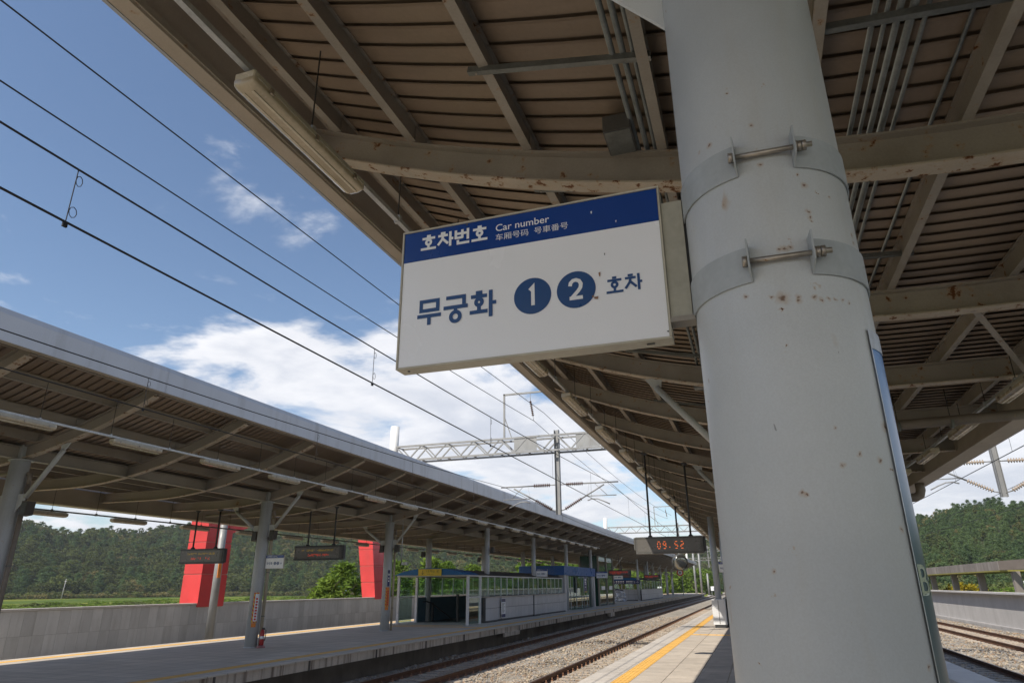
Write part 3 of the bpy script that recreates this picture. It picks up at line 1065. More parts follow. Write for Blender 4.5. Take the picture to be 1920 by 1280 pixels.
def scatter(name, pts, sources, label=None, cat=None, mat=None):
    """pts: (x, y, z, scale, rot_z, tilt, source index)"""
    coll = bpy.data.collections.new(name + "_sources")
    for s in sources:
        coll.objects.link(s)
    me = bpy.data.meshes.new(name)
    me.from_pydata([p[:3] for p in pts], [], [])
    a = me.attributes.new("scl", 'FLOAT_VECTOR', 'POINT')
    a.data.foreach_set("vector", [c for p in pts for c in (p[3] if isinstance(p[3], tuple) else (p[3], p[3], p[3]))])
    a = me.attributes.new("rot", 'FLOAT_VECTOR', 'POINT')
    a.data.foreach_set("vector", [c for p in pts for c in (p[5], p[5] * 0.7, p[4])])
    a = me.attributes.new("pick", 'INT', 'POINT')
    a.data.foreach_set("value", [p[6] for p in pts])
    o = bpy.data.objects.new(name, me)
    COL.objects.link(o)
    ng = bpy.data.node_groups.new(name, 'GeometryNodeTree')
    ng.interface.new_socket("Geometry", in_out='INPUT', socket_type='NodeSocketGeometry')
    ng.interface.new_socket("Geometry", in_out='OUTPUT', socket_type='NodeSocketGeometry')
    N = ng.nodes
    gi, go = N.new("NodeGroupInput"), N.new("NodeGroupOutput")
    iop = N.new("GeometryNodeInstanceOnPoints")
    ci = N.new("GeometryNodeCollectionInfo")
    ci.inputs["Collection"].default_value = coll
    ci.inputs["Separate Children"].default_value = True
    ci.inputs["Reset Children"].default_value = True
    iop.inputs["Pick Instance"].default_value = True

    def attr(nm, ty):
        q = N.new("GeometryNodeInputNamedAttribute")
        q.data_type = ty
        q.inputs["Name"].default_value = nm
        return q.outputs[0]
    ng.links.new(gi.outputs[0], iop.inputs["Points"])
    ng.links.new(ci.outputs[0], iop.inputs["Instance"])
    ng.links.new(attr("pick", 'INT'), iop.inputs["Instance Index"])
    e2r = N.new("FunctionNodeEulerToRotation")
    ng.links.new(attr("rot", 'FLOAT_VECTOR'), e2r.inputs[0])
    ng.links.new(e2r.outputs[0], iop.inputs["Rotation"])
    ng.links.new(attr("scl", 'FLOAT_VECTOR'), iop.inputs["Scale"])
    ng.links.new(iop.outputs[0], go.inputs[0])
    md = o.modifiers.new("scatter", 'NODES')
    md.node_group = ng
    tag(o, label, cat, None, 'stuff')
    return o


smats = [stone_mat("stone_tan", (0.38, 0.32, 0.24)), stone_mat("stone_grey", (0.29, 0.28, 0.265)), stone_mat("stone_brown", (0.29, 0.21, 0.15))]
rocks = [rock("ballast_stone", 0.040, 11 + i, smats[(0, 1, 0, 2, 1)[i]]) for i in range(5)]


def in_sleeper_zone(x, tracks):
    return any(abs(x - t) < 1.22 for t in tracks)


pts = []
rb = random.Random(3)
for (xa, xb, ya, yb, cnt, tr) in ((EDGE_L - 0.25, EDGE_N + 0.2, 6.5, 24, 22000, (-5.15, -9.47)), (EDGE_L - 0.25, EDGE_N + 0.2, 24, 62, 20000, (-5.15, -9.47)),
                                  (EDGE_R, 12.95, 16, 70, 20000, (5.85, 10.3))):
    for i in range(cnt):
        x, y = rb.uniform(xa, xb), rb.uniform(ya, yb)
        if in_sleeper_zone(x, tr):
            q = ((y + 0.0) % 0.6)
            d = min(q, 0.6 - q)
            if d < 0.12 or any(abs(abs(x - t) - 0.753) < 0.14 for t in tr):
                continue
            z = -0.80
        else:
            z = -0.79 + 0.035 * math.sin(x * 3.1 + y * 0.7) * math.sin(y * 1.3)
        s = rb.uniform(0.55, 1.25) * (1.0 if y < 24 else 1.25)
        pts.append((x, y, z + 0.005, (s, s * rb.uniform(0.7, 1.1), s * rb.uniform(0.6, 0.95)), rb.uniform(0, 6.28), rb.uniform(-0.5, 0.5), rb.randrange(5)))
scatter("ballast_gravel", pts, rocks, "grey and tan crushed stone ballast lying between the rails", "gravel")

# ================================================================== CANOPIES
BAY = 2.787
BOT0, BOTC, BOTT = 4.25, 0.0386, 2.17


def zb(t):
    """underside of the rafters; t runs from the high (track) edge, negative, to the low edge"""
    return BOT0 + BOTC * max(0.0, BOTT - t) ** 2


RD, PD = 0.28, 0.20
T_LO, T_HI = -3.58, 3.95
PURLINS = [-3.30, -2.52, -1.47, -0.42, 0.55, 1.50, 2.55, 3.55]


def canopy(name, xc, sg, k0, k1, yc, label, fz, lowz, steel, paired):
    """sg=+1: low side towards +X. Rafter lines at yc + k*BAY; columns on every third"""
    X = lambda t: xc + sg * t
    o = thing(name, (xc, yc, 0), label, "canopy")
    ts = [T_LO + (T_HI - T_LO) * i / 18 for i in range(19)]
    raf = MB().ibeam([(X(t), yc, zb(t)) for t in ts], RD, 0.15, 0.016, 0.011, pieces=(1, 2)).build("rafter", steel, o, (xc, yc, 0))
    flange = MB().ibeam([(X(t), yc, zb(t)) for t in ts], RD, 0.15, 0.016, 0.011, pieces=(0,)).build("bottom_flange", M['flange'], raf, (xc, yc, 0))
    # corrugated sheet of one bay: ribs run across the platform
    NR = 14
    p = BAY / NR
    tt = [-3.62 + (4.1 + 3.62) * i / 20 for i in range(21)]
    smb = MB()

    def run(profile):
        vs, fs = [], []
        for t in tt:
            for (yy, dz_) in profile:
                vs.append((X(t), yy, zb(t) + RD + PD + 0.004 + dz_))
        m = len(profile)
        for i in range(len(tt) - 1):
            for j in range(m - 1):
                fs.append((i * m + j, i * m + j + 1, (i + 1) * m + j + 1, (i + 1) * m + j))
        smb.add(vs, fs)
    for i in range(NR):
        b = yc + i * p
        run([(b - 0.215 * p, -0.014), (b - 0.19 * p, -0.012), (b + 0.02 * p, 0.006), (b + 0.744 * p, 0.008), (b + 0.747 * p, 0.034)])
    run([(yc, 0.035), (yc + BAY, 0.035)])
    sheet = smb.build("roof_sheet", M['deck'], o, (xc, yc, 0))
    cleat_m = MB()
    first = True
    for k in range(k0, k1):
        if k == k0:
            raf.location.y = k * BAY
            sheet.location.y = k * BAY
        else:
            rc = copy_part(raf, o, (0, (k - k0) * BAY, 0))
            fc = flange.copy()
            COL.objects.link(fc)
            fc.parent = rc
            copy_part(sheet, o, (0, (k - k0) * BAY, 0))
    ya, yb = yc + k0 * BAY, yc + k1 * BAY
    for t in PURLINS:
        MB().ibeam([(X(t), ya, zb(t) + RD + 0.001), (X(t), yb, zb(t) + RD + 0.001)], PD, 0.07, 0.010, 0.008, (1, 0, 0)).build("purlin", steel, o)
    # cleats fixing each purlin to the rafters close to the camera
    cl = None
    for k in range(max(k0, 0), min(k1, 6)):
        for t in PURLINS:
            if cl is None:
                c0 = (X(t), yc, zb(t) + RD)
                cl = MB().box(c0[0] + 0.012, c0[0] + 0.020, c0[1] - 0.05, c0[1] + 0.05, c0[2], c0[2] + 0.17).build("purlin_cleat", steel, o, c0)
                base = Vector(cl.location)
                cl.location = base + Vector((0, k * BAY, 0))
                t0 = t
            else:
                c = cl.copy()
                COL.objects.link(c)
                c.parent = o
                c.location = (X(t) - xc, k * BAY, zb(t) + RD)
    # track-side edge: box beam with a lip, clad in fascia panels
    xe = X(-3.80)
    MB().prism([(xe + sg * 0.035, fz[0] + 0.003), (xe + sg * 0.17, fz[0] + 0.003), (xe + sg * 0.17, fz[0] + 0.05), (xe + sg * 0.16, fz[0] + 0.05), (xe + sg * 0.16, fz[1] - 0.06), (xe + sg * 0.035, fz[1] - 0.06)], 'y', ya, yb).build("edge_beam", M['soffit'], o)
    MB().box(xe + sg * 0.17, xe + sg * 0.185, ya, yb, fz[0] + 0.03, fz[0] + 0.09).build("edge_lip", steel, o)
    MB().prism([(xe + sg * 0.162, fz[1] - 0.13), (xe + sg * 0.34, fz[1] - 0.13), (xe + sg * 0.34, fz[1] - 0.03), (xe + sg * 0.33, fz[1] - 0.03), (xe + sg * 0.33, fz[1] - 0.12), (xe + sg * 0.162, fz[1] - 0.12)], 'y', ya, yb).build("gutter", M['soffit'], o)
    fp = None
    L = BAY * 1.5
    i = 0
    y = ya
    while y < yb - 0.1:
        y2 = min(y + L, yb)
        q = MB().prism([(xe, fz[0]), (xe + sg * 0.03, fz[0]), (xe + sg * 0.03, fz[1] - 0.02), (xe + sg * 0.16, fz[1]), (xe + sg * 0.16, fz[1] + 0.012), (xe + sg * 0.02, fz[1] - 0.005), (xe - sg * 0.004, fz[1] - 0.10)], 'y', y + 0.003, y2 - 0.003)
        if fp is None:
            fp = q.build("fascia_panel", M['fascia'], o, (xe, y, fz[0]))
        elif y2 - y > L - 0.01:
            copy_part(fp, o, (0, y - ya, 0))
        y += L
        i += 1
    # low edge: soffit box and gutter
    xl = X(4.28)
    MB().prism([(xl, lowz), (xl - sg * 0.36, lowz), (xl - sg * 0.36, lowz + 0.05), (xl - sg * 0.30, lowz + 0.05), (xl - sg * 0.30, lowz + 0.50), (xl, lowz + 0.50)], 'y', ya, yb).build("low_edge_beam", M['soffit'], o)
    MB().box(xl + sg * 0.002, xl + sg * 0.03, ya, yb, lowz - 0.004, lowz + 0.80).build("low_edge_fascia", M['fascia'], o)
    # lengthwise girder on the column line
    if not paired:
        MB().ibeam([(xc, ya, zb(0) + 0.0), (xc, yb, zb(0) + 0.0)], 0.275, 0.16, 0.016, 0.012, (1, 0, 0)).build("girder", steel, o)
    return o


YC_N = 1.60
YC_L = 10.42
own = canopy("platform_canopy", 0.13, 1, -3, 44, YC_N, "brown corrugated canopy overhead, held up by the big foreground column", (5.42, 6.15), 4.12, M['steel'], True)
opp = canopy("platform_canopy", -15.10, -1, -6, 50, YC_L, "long canopy with silver fascia roofing the opposite platform", (5.60, 6.15), 4.05, M['steel_far'], False)
MB().ibeam([(0.13, YC_N - 3 * BAY, zb(0)), (0.13, YC_N + 44 * BAY, zb(0))], 0.275, 0.16, 0.016, 0.012, (1, 0, 0)).build("girder", M['steel'], own)


# ---- columns
def column(xc, y, r, top, label, mat, sg=0, n=28, brace=True, group="canopy columns", yaw=None, parent_canopy=None, plate=True):
    t = thing("column", (xc, y, 0), label, "column", group)
    prof = [(r, 0.0), (r, top)]
    MB().lathe(prof, (xc, y, 0), n).build("shaft", mat, t)
    MB().lathe([(r + 0.02, 0.0), (r + 0.02, 0.015), (r + 0.002, 0.03)], (xc, y, 0.001), n).build("base_ring", mat, t)
    if plate:
        MB().box(xc - 0.10, xc + 0.10, y - 0.10, y + 0.10, top + 0.001, top + 0.32).build("head_block", mat, t)
        MB().lathe([(r + 0.05, 0.0), (r + 0.05, 0.02)], (xc, y, top - 0.021), n).build("cap_plate", mat, t)
    if brace:
        for s in (-1, 1):
            tt = s * 1.30
            xe, ze = xc + sg * tt, zb(tt) - 0.07
            x0, z0 = xc + sg * s * (r + 0.16), 3.52
            d = Vector((xe - x0, 0, ze - z0))
            dn = d.normalized()
            a = Vector((x0, y, z0)) + dn * 0.10
            b = Vector((xe, y, ze)) - dn * 0.10
            MB().tube(a, b, 0.052, 12).build("brace", mat, t)
            xr = xc + sg * s * (r - 0.01)
            MB().prism([(xr, 3.28), (x0 + dn.x * 0.16, z0 + dn.z * 0.16 - 0.05), (x0 + dn.x * 0.12, z0 + dn.z * 0.12 + 0.06), (xr, 3.68)], 'y', y - 0.007, y + 0.007).build("gusset", mat, t)
            MB().prism([(xe - dn.x * 0.24 + sg * s * 0.03, ze - dn.z * 0.24 - 0.03), (xe + sg * s * 0.10, ze + 0.068), (xe - sg * s * 0.16, ze + 0.068 + (0 if s > 0 else 0.0))], 'y', y - 0.009, y + 0.009).build("gusset", mat, t)
    return t


hero = column(0.125, YC_N, 0.191, 4.40, "thick pale grey round column with rust spots filling the foreground", M['column'], 1, 72, True, None)
hero['label'] = "thick pale grey round column with rust spots, carrying the big car number sign"
own_cols = [(0.13, YC_N + 3 * BAY, "single"), (0.13, YC_N + 6 * BAY, "single")]
column(0.13, YC_N + 3 * BAY, 0.19, 4.40, "grey canopy column standing right behind the big rusty one", M['column_far'], 1)
column(0.13, YC_N + 6 * BAY, 0.19, 4.40, "grey canopy column two places behind the big rusty one", M['column_far'], 1)
for i, yy in enumerate((YC_N + 11.35 * BAY, YC_N + 15 * BAY)):
    column(-1.72, yy, 0.14, 4.72, ["slim grey post rising behind the white cabinet at the stairwell", "slim grey post farther along, past the stairwell's white cabinet"][i], M['column_far'], 1, 20, False, "slim stairwell posts of the near platform", plate=False)
    column(1.98, yy, 0.14, 4.25, ["slim post beyond the big column on the stairwell's far side", "second slim post beyond the big column, past the stairwell"][i], M['column_far'], 1, 20, False, "slim stairwell posts of the near platform", plate=False)

colL = []
names_L = ["grey column of the opposite canopy cut by the picture's edge", "grey column of the opposite canopy with a red extinguisher at its foot",
           "grey column of the opposite canopy beside the stair shelter's blue roof"]
for i in range(3):
    colL.append(column(-15.10, YC_L + 3 * i * BAY, 0.19, 4.42, names_L[i], M['column_far'], -1, 28, True, "columns of the opposite canopy"))
# pairs of slim columns straddling the stairs, then single ones again
for i, k in enumerate((9, 12, 15, 18)):
    yy = YC_L + k * BAY - 0.4
    column(-13.55, yy, 0.14, 4.42 + 0.28, "slim grey column on the track side of the stair walls, " + ORD[i] + " of four", M['column_far'], -1, 20, False, "slim columns by the stair shelter", plate=False)
    column(-17.0, yy, 0.16, 4.25, "slim grey column behind the stair shelter glass, " + ORD[i] + " of four", M['column_far'], -1, 20, False, "slim columns by the stair shelter", plate=False)
for i, k in enumerate((21, 24, 27, 30, 33, 36, 39, 42, 45)):
    yy = YC_L + k * BAY
    if i in (2, 3):
        column(-13.55, yy, 0.14, 4.70, "slim grey column at the far shelter's low wall, " + ORD[i - 2] + " of two", M['column_far'], -1, 16, False, "far columns of the opposite canopy", plate=False)
        column(-17.0, yy, 0.16, 4.25, "slim grey column behind the far shelter, " + ORD[i - 2] + " of two", M['column_far'], -1, 16, False, "far columns of the opposite canopy", plate=False)
    else:
        column(-15.10, yy, 0.19, 4.42, "distant grey canopy column, " + ORD[i] + " of the row beyond the blue lobby", M['column_far'], -1, 16, True, "far columns of the opposite canopy")
# braces drawn on the paired bays are cross girders
for k in (9, 12, 15, 18, 27, 30):
    yy = YC_L + k * BAY - (0.4 if k < 20 else 0)

# ---- conduits, struts, junction boxes under the near canopy
cond = thing("conduit_run", (-0.42, 4.0, 4.8), "bundle of three dark conduits under the roof, left of the big column's head", "conduit")
cond['label'] = "bundle of three dark conduits under the roof between the sign and the column head"
for i, (xx, r) in enumerate(((-0.47, 0.019), (-0.405, 0.019), (-0.345, 0.013))):
    MB().tube((xx, -6, 4.885), (xx, 60, 4.885), r, 8).build("conduit", M['galv_dark'], cond)
cond2 = thing("conduit_run", (1.2, 4.0, 4.7), "bundle of five parallel dark conduits under the roof behind the column", "conduit")
for i, (xx, r) in enumerate(((0.985, 0.017), (1.05, 0.013), (1.115, 0.019), (1.185, 0.024), (1.26, 0.014), (1.50, 0.013))):
    MB().tube((xx, -6, 4.725), (xx, 60, 4.725), r, 8).build("conduit", M['galv_dark'], cond2)


def strut(p0, p1, label):
    t = thing("strut_channel", p0, label, "strut", "galvanised struts carrying conduits")
    p0, p1 = Vector(p0), Vector(p1)
    d = (p1 - p0).normalized()
    up = Vector((0, 0, 1))
    s = d.cross(up).normalized()
    u = s.cross(d)
    MB().bar(p0, p1, 0.041, 0.004, u).build("web", M['galv_dark'], t)
    for e in (-1, 1):
        MB().bar(p0 + s * e * 0.0205 + u * 0.021, p1 + s * e * 0.0205 + u * 0.021, 0.003, 0.041, u).build("flange", M['galv_dark'], t)
    for q in (0.05, 0.95):
        c = p0 + (p1 - p0) * q
        MB().tube(c - u * 0.012, c + u * 0.05, 0.008, 6).build("bolt", M['stainless'], t)
    return t


yst = [3.36 + 1.53 * i for i in range(-3, 8)]
for i, yy in enumerate(yst):
    strut((-1.46, yy, 5.035), (-0.24, yy, 4.79), "galvanised strut left of the column head, number " + ORD[i] + " of eleven along the roof")
    strut((0.62, yy, 4.685), (1.72, yy, 4.60), "galvanised strut behind the column, carrying five conduits, " + ORD[i] + " of eleven along the roof")
for o in COL.objects:
    if o.get('category') == 'strut':
        o['label'] = o['label'].replace("left of the column head, number", "under the roof on the sign side,")


def jbox(x, y, z, w, d, h, label):
    t = thing("junction_box", (x, y, z), label, "junction box")
    MB().bbox(x - w / 2, x + w / 2, y - d / 2, y + d / 2, z, z + h, 0.008).build("case", M['display_case'], t)
    MB().box(x - w / 2 + 0.01, x + w / 2 - 0.01, y - d / 2 + 0.01, y + d / 2 - 0.01, z - 0.008, z - 0.001).build("cover", M['galv_dark'], t)
    return t


jbox(-0.57, 4.13, 4.80, 0.20, 0.30, 0.14, "square grey junction box on the rafter above the blue and white sign")
jbox(-0.45, 10.15, 4.55, 0.22, 0.2, 0.13, "small grey junction box on a rafter behind the display rods")
dcross = thing("wind_brace", (2.32, 7.17, 4.36), "flat diagonal wind brace bar between two rafters at the picture's edge", "brace")
MB().bar((2.32, 7.2, 4.30), (3.6, 9.9, 4.27), 0.06, 0.012).build("bar", M['steel'], dcross)
MB().tube((2.32, 7.2, 4.25), (2.32, 7.2, 4.36), 0.03, 8).build("bolt", M['stainless'], dcross)
dp = thing("drain_pipe", (0.2, 11.3, 4.0), "grimy drain pipe crossing under the roof to the low gutter", "pipe")
MB().path([(0.3, 11.3, 3.96), (3.7, 11.3, 4.03), (4.05, 11.3, 4.04)], 0.075, 14).build("pipe", M['pipe_dark'], dp)
for xx in (1.6, 2.3, 3.0):
    MB().tube((xx, 11.3, 4.08), (xx, 11.3, 4.5), 0.006, 5).build("hanger", M['rod'], dp)
    MB().lathe([(0.083, -0.02), (0.083, 0.02)], (xx, 11.3, 3.985), 14, (1, 0, 0.02)).build("collar", M['galv_dark'], dp)
el = thing("gutter_elbow", (4.1, 17.2, 4.0), "bent pipe elbow under the low gutter beside the column's edge", "pipe")
MB().path([(4.15, 19.4, 4.11), (4.15, 19.4, 3.95), (4.12, 19.42, 3.84), (4.02, 19.45, 3.78), (3.85, 19.45, 3.77), (2.6, 19.45, 3.76)], 0.11, 14).build("pipe", M['pipe_dark'], el)


# ---- lamps on their hanging rails
def lamp_rail(x, z, y0, y1, label, top, mat, step):
    t = thing("lamp_rail", (x, y0, z), label, "lamp rail")
    MB().box(x - 0.02, x + 0.02, y0, y1, z + 0.085, z + 0.125).build("rail", mat, t)
    y = y0 + 0.6
    rd = cl = None
    while y < y1:
        if rd is None:
            rd = MB().tube((x, y, z + 0.12), (x, y, top), 0.006, 5, caps=False).build("hanging_rod", M['rod'], t, (x, y, z))
            cl = MB().bbox(x - 0.028, x + 0.028, y - 0.02, y + 0.02, z + 0.078, z + 0.15, 0.004).build("rod_clip", mat, t, (x, y, z))
            ys = y
        else:
            copy_part(rd, t, (0, y - ys, 0))
            copy_part(cl, t, (0, y - ys, 0))
        y += step
    return t


def make_lamp(x, y, z):
    t = thing("fluorescent_lamp", (x, y, z), "x", "lamp")
    L = 1.27
    # housing: shallow tray with sloped ends
    w, h = 0.085, 0.075
    MB().add([(x - w, y + 0.03, z + 0.015), (x + w, y + 0.03, z + 0.015), (x + w, y + L - 0.03, z + 0.015), (x - w, y + L - 0.03, z + 0.015),
              (x - w * 0.7, y + 0.06, z + h), (x + w * 0.7, y + 0.06, z + h), (x + w * 0.7, y + L - 0.06, z + h), (x - w * 0.7, y + L - 0.06, z + h)],
             [(0, 3, 2, 1), (4, 5, 6, 7), (0, 1, 5, 4), (1, 2, 6, 5), (2, 3, 7, 6), (3, 0, 4, 7)]).build("housing", M['lamp_body'], t)
    # diffuser: ribbed trough, rounded ends
    prof = []
    for a in range(17):
        q = a / 16
        ang = PI * q
        rr = 1.0 + (0.06 if a % 4 == 2 else 0.0)
        prof.append((-0.082 * math.cos(ang) * rr, -0.062 * math.sin(ang) ** 0.6 * rr))
    st = [(0.0, 0.55), (0.012, 0.82), (0.04, 1.0), (L - 0.04, 1.0), (L - 0.012, 0.82), (L, 0.55)]
    vs, fs = [], []
    m = len(prof)
    for (dy, s) in st:
        vs += [(x + a * (0.7 + 0.3 * s), y + dy, z + 0.014 + b * s) for a, b in prof]
    for i in range(len(st) - 1):
        for j in range(m - 1):
            fs.append((i * m + j, i * m + j + 1, (i + 1) * m + j + 1, (i + 1) * m + j))
    fs += [tuple(range(m - 1, -1, -1)), tuple(range((len(st) - 1) * m, len(st) * m))]
    MB().add(vs, fs, True).build("diffuser", M['lamp_cover'], t)
    for e in (0.0, L - 0.05):
        MB().bbox(x - 0.075, x + 0.075, y + e, y + e + 0.05, z + 0.012, z + 0.066, 0.008).build("end_cap", M['lamp_tube'], t)
    for s in (-1, 1):
        MB().bbox(x + s * 0.034 - 0.009, x + s * 0.034 + 0.009, y + 0.05, y + L - 0.05, z - 0.0535, z - 0.046, 0.002).build("cover_ridge", M['lamp_tube'], t)
    for q in (0.12, 0.5, 0.88):
        for s in (-1, 1):
            MB().bbox(x + s * 0.089 - 0.006, x + s * 0.089 + 0.006, y + L * q - 0.015, y + L * q + 0.015, z - 0.012, z + 0.03, 0.002).build("clip", M['stainless'], t)
    return t


def lamp_row(x, z, y0, step, n, phrase, group, rail_label, top, mat, rod_step=1.27):
    lamp_rail(x, z, y0 - 1.2, y0 + step * n, rail_label, top, mat, rod_step)
    first = None
    for i in range(n):
        if first is None:
            o = first = make_lamp(x, y0, z)
        else:
            o = copy_tree(first, None, (x, y0 + i * step, z))
        o['label'] = "unlit tube lamp, " + (ORD[i] if i < 20 else "far-off one") + " along the rail " + phrase
        o['group'] = group
    return first


lamp_row(-2.58, 4.63, 2.54, 2.55, 20, "under the near canopy's track edge", "lamps on the near canopy's track-side rail", "thin lamp rail hung under the near canopy's high edge", zb(-2.71) + RD, M['galv'])
lamp_row(3.42, 4.06, 6.6, 2.55, 9, "under the near canopy's low edge behind the column", "lamps on the near canopy's low rail", "thin lamp rail hung under the near canopy's low edge", 4.5, M['galv'])
lamp_row(-12.39, 4.62, 7.75, 2.55, 20, "over the opposite platform's track edge", "lamps on the opposite canopy's track-side rail", "bright lamp rail hung along the opposite canopy's track side", zb(-2.71) + RD, M['galv'], 1.55)
lamp_row(-18.3, 3.68, 13.0, 2.75, 20, "along the opposite canopy's low wall-side edge", "lamps on the opposite canopy's wall-side rail", "dark lamp rail hung along the opposite canopy's wall side", 4.5, M['galv_dark'], 1.4)


# ================================================================== CAR NUMBER SIGNS
def car_sign(xr, yf, zc, W, H, dirx, d1, d2, label, hero=False, group=None):
    """xr: x of the edge nearest its column; dirx: -1 sign hangs to -X of it, +1 to +X; front faces -Y"""
    x0, x1 = (xr - W, xr) if dirx < 0 else (xr, xr + W)
    z0, z1 = zc - H / 2, zc + H / 2
    t = thing("car_number_sign", ((x0 + x1) / 2, yf, z0), label, "sign", group)
    D = 0.052
    MB().box(x0, x1, yf + 0.004, yf + D, z0, z1).build("cabinet", M['sign_frame'], t)
    e = 0.006 if hero else 0.008
    hb = z1 - 0.237 * H
    O, U, V = (x0, yf, z0), (1, 0, 0), (0, 0, 1)
    MB().box(x0 + e, x1 - e, yf, yf + 0.0035, z0 + e, hb - 0.0005).build("face_panel", M['sign_white'], t)
    MB().box(x0 + e, x1 - e, yf - 0.0004, yf + 0.0035, hb, z1 - e).build("header_panel", M['sign_blue'], t)
    if hero:
        for (a0, a1, b0, b1) in ((x0, x1, z0, z0 + e - 0.001), (x0, x1, z1 - e + 0.001, z1), (x0, x0 + e - 0.001, z0 + e, z1 - e), (x1 - e + 0.001, x1, z0 + e, z1 - e)):
            MB().box(a0, a1, yf - 0.003, yf + 0.0035, b0, b1).build("trim", M['sign_frame'], t)
    P = lambda key, mat, u0, u1, v0, v1, nm="lettering": print_text(key, mat, t, O, U, V, u0 * W, u1 * W, (1 - v1) * H, (1 - v0) * H, nm, 0.0012)
    S = lambda key, mat, u0, u1, v0, v1, w: stroke_text(WORDS[key], mat, t, O, U, V, u0 * W, u1 * W, (1 - v1) * H, (1 - v0) * H, w * W, "lettering", 0.0012)
    S("title", M['ink_white'], 0.080, 0.358, 0.052, 0.162, 0.0105)
    P("carno", M['ink_white'], 0.391, 0.600, 0.066, 0.117)
    P("cjk", M['ink_white'], 0.391, 0.670, 0.137, 0.186)
    S("train", M['ink_blue'], 0.078, 0.390, 0.535, 0.712, 0.0148)
    S("hocha", M['ink_blue'], 0.796, 0.918, 0.568, 0.674, 0.0088)
    for u, d in ((0.531, d1), (0.690, d2)):
        c = (x0 + u * W, z0 + (1 - 0.616) * H)
        r = 0.0695 * W
        nn = 40
        ring = [(c[0] + r * math.cos(2 * PI * i / nn), yf - 0.001, c[1] + r * math.sin(2 * PI * i / nn)) for i in range(nn)]
        disc = MB().add(ring, [tuple(range(nn - 1, -1, -1))]).build("number_disc", M['ink_blue'], t)
        w = (0.030 if d == "1" else 0.050) * W * 0.5
        hh = 0.074 * W * 0.5
        stroke_text((d,), M['ink_white'], disc, (x0, yf, z0), U, V, c[0] - x0 - w, c[0] - x0 + w, c[1] - z0 - hh, c[1] - z0 + hh, 0.0135 * W, "numeral", 0.0018)
    return t, (x0, x1, z0, z1, D)


YF = 1.575
hs, (sx0, sx1, sz0, sz1, SD) = car_sign(-0.0800 * YF, YF, 1.75 + 0.4972 * YF, 0.4815 * YF, 0.2745 * YF, -1, "1", "2",
                                        "large blue and white car number sign clamped to the thick rusty column", True)
# bracket between cabinet and column
MB().box(sx1 + 0.001, -0.072, 1.580, 1.615, 2.372, 2.698).build("bracket", surf("dark_cream_bracket", (0.40, 0.385, 0.31), 0.5, var=0.1, vscale=12), hs)  # a darker cream than the cabinet
MB().box(sx1 + 0.001, -0.066, 1.572, 1.620, 2.358, 2.371).build("bracket_foot", M['steel'], hs)
MB().box(-0.0715, -0.064, 1.59, 1.615, 2.36, 2.72).build("gap_shade_strip", M['dark_metal'], hs)  # dark strip stands in for the shaded gap beside the column
for zz in (sz0 + 0.012,):
    MB().tube((sx0 + 0.03, YF + 0.02, zz - 0.014), (sx0 + 0.03, YF + 0.02, zz - 0.011), 0.004, 8).build("screw", M['dark_metal'], hs)
    MB().bbox(sx1 - 0.065, sx1 - 0.045, YF + 0.018, YF + 0.026, sz0 - 0.002, sz0 - 0.0005, 0.0004).build("drain_slot", M['dark_metal'], hs)

for (u, v_, w_, h_, mt) in ((0.772, 0.555, 0.004, 0.012, 'clip'), (0.752, 0.700, 0.010, 0.007, 'clip'), (0.745, 0.688, 0.004, 0.006, 'clip'), (0.755, 0.115, 0.003, 0.008, 'ink_white'), (0.842, 0.205, 0.002, 0.006, 'ink_white'), (0.795, 0.42, 0.002, 0.007, 'dark_metal'), (0.268, 0.035, 0.006, 0.006, 'dark_metal'), (0.985, 0.965, 0.004, 0.004, 'dark_metal')):
    q_ = quad((sx0, YF, sz0), (1, 0, 0), (0, 0, 1), u * (sx1 - sx0), u * (sx1 - sx0) + w_, (1 - v_) * (sz1 - sz0), (1 - v_) * (sz1 - sz0) + h_, 0.0026)
    q_[2] = q_[2] + Vector((0.0015, 0, 0.001))
    q_[0] = q_[0] + Vector((0.001, 0, 0.002))
    MB().add(q_, [(0, 1, 2, 3)]).build("peeled_mark", M[mt], hs)

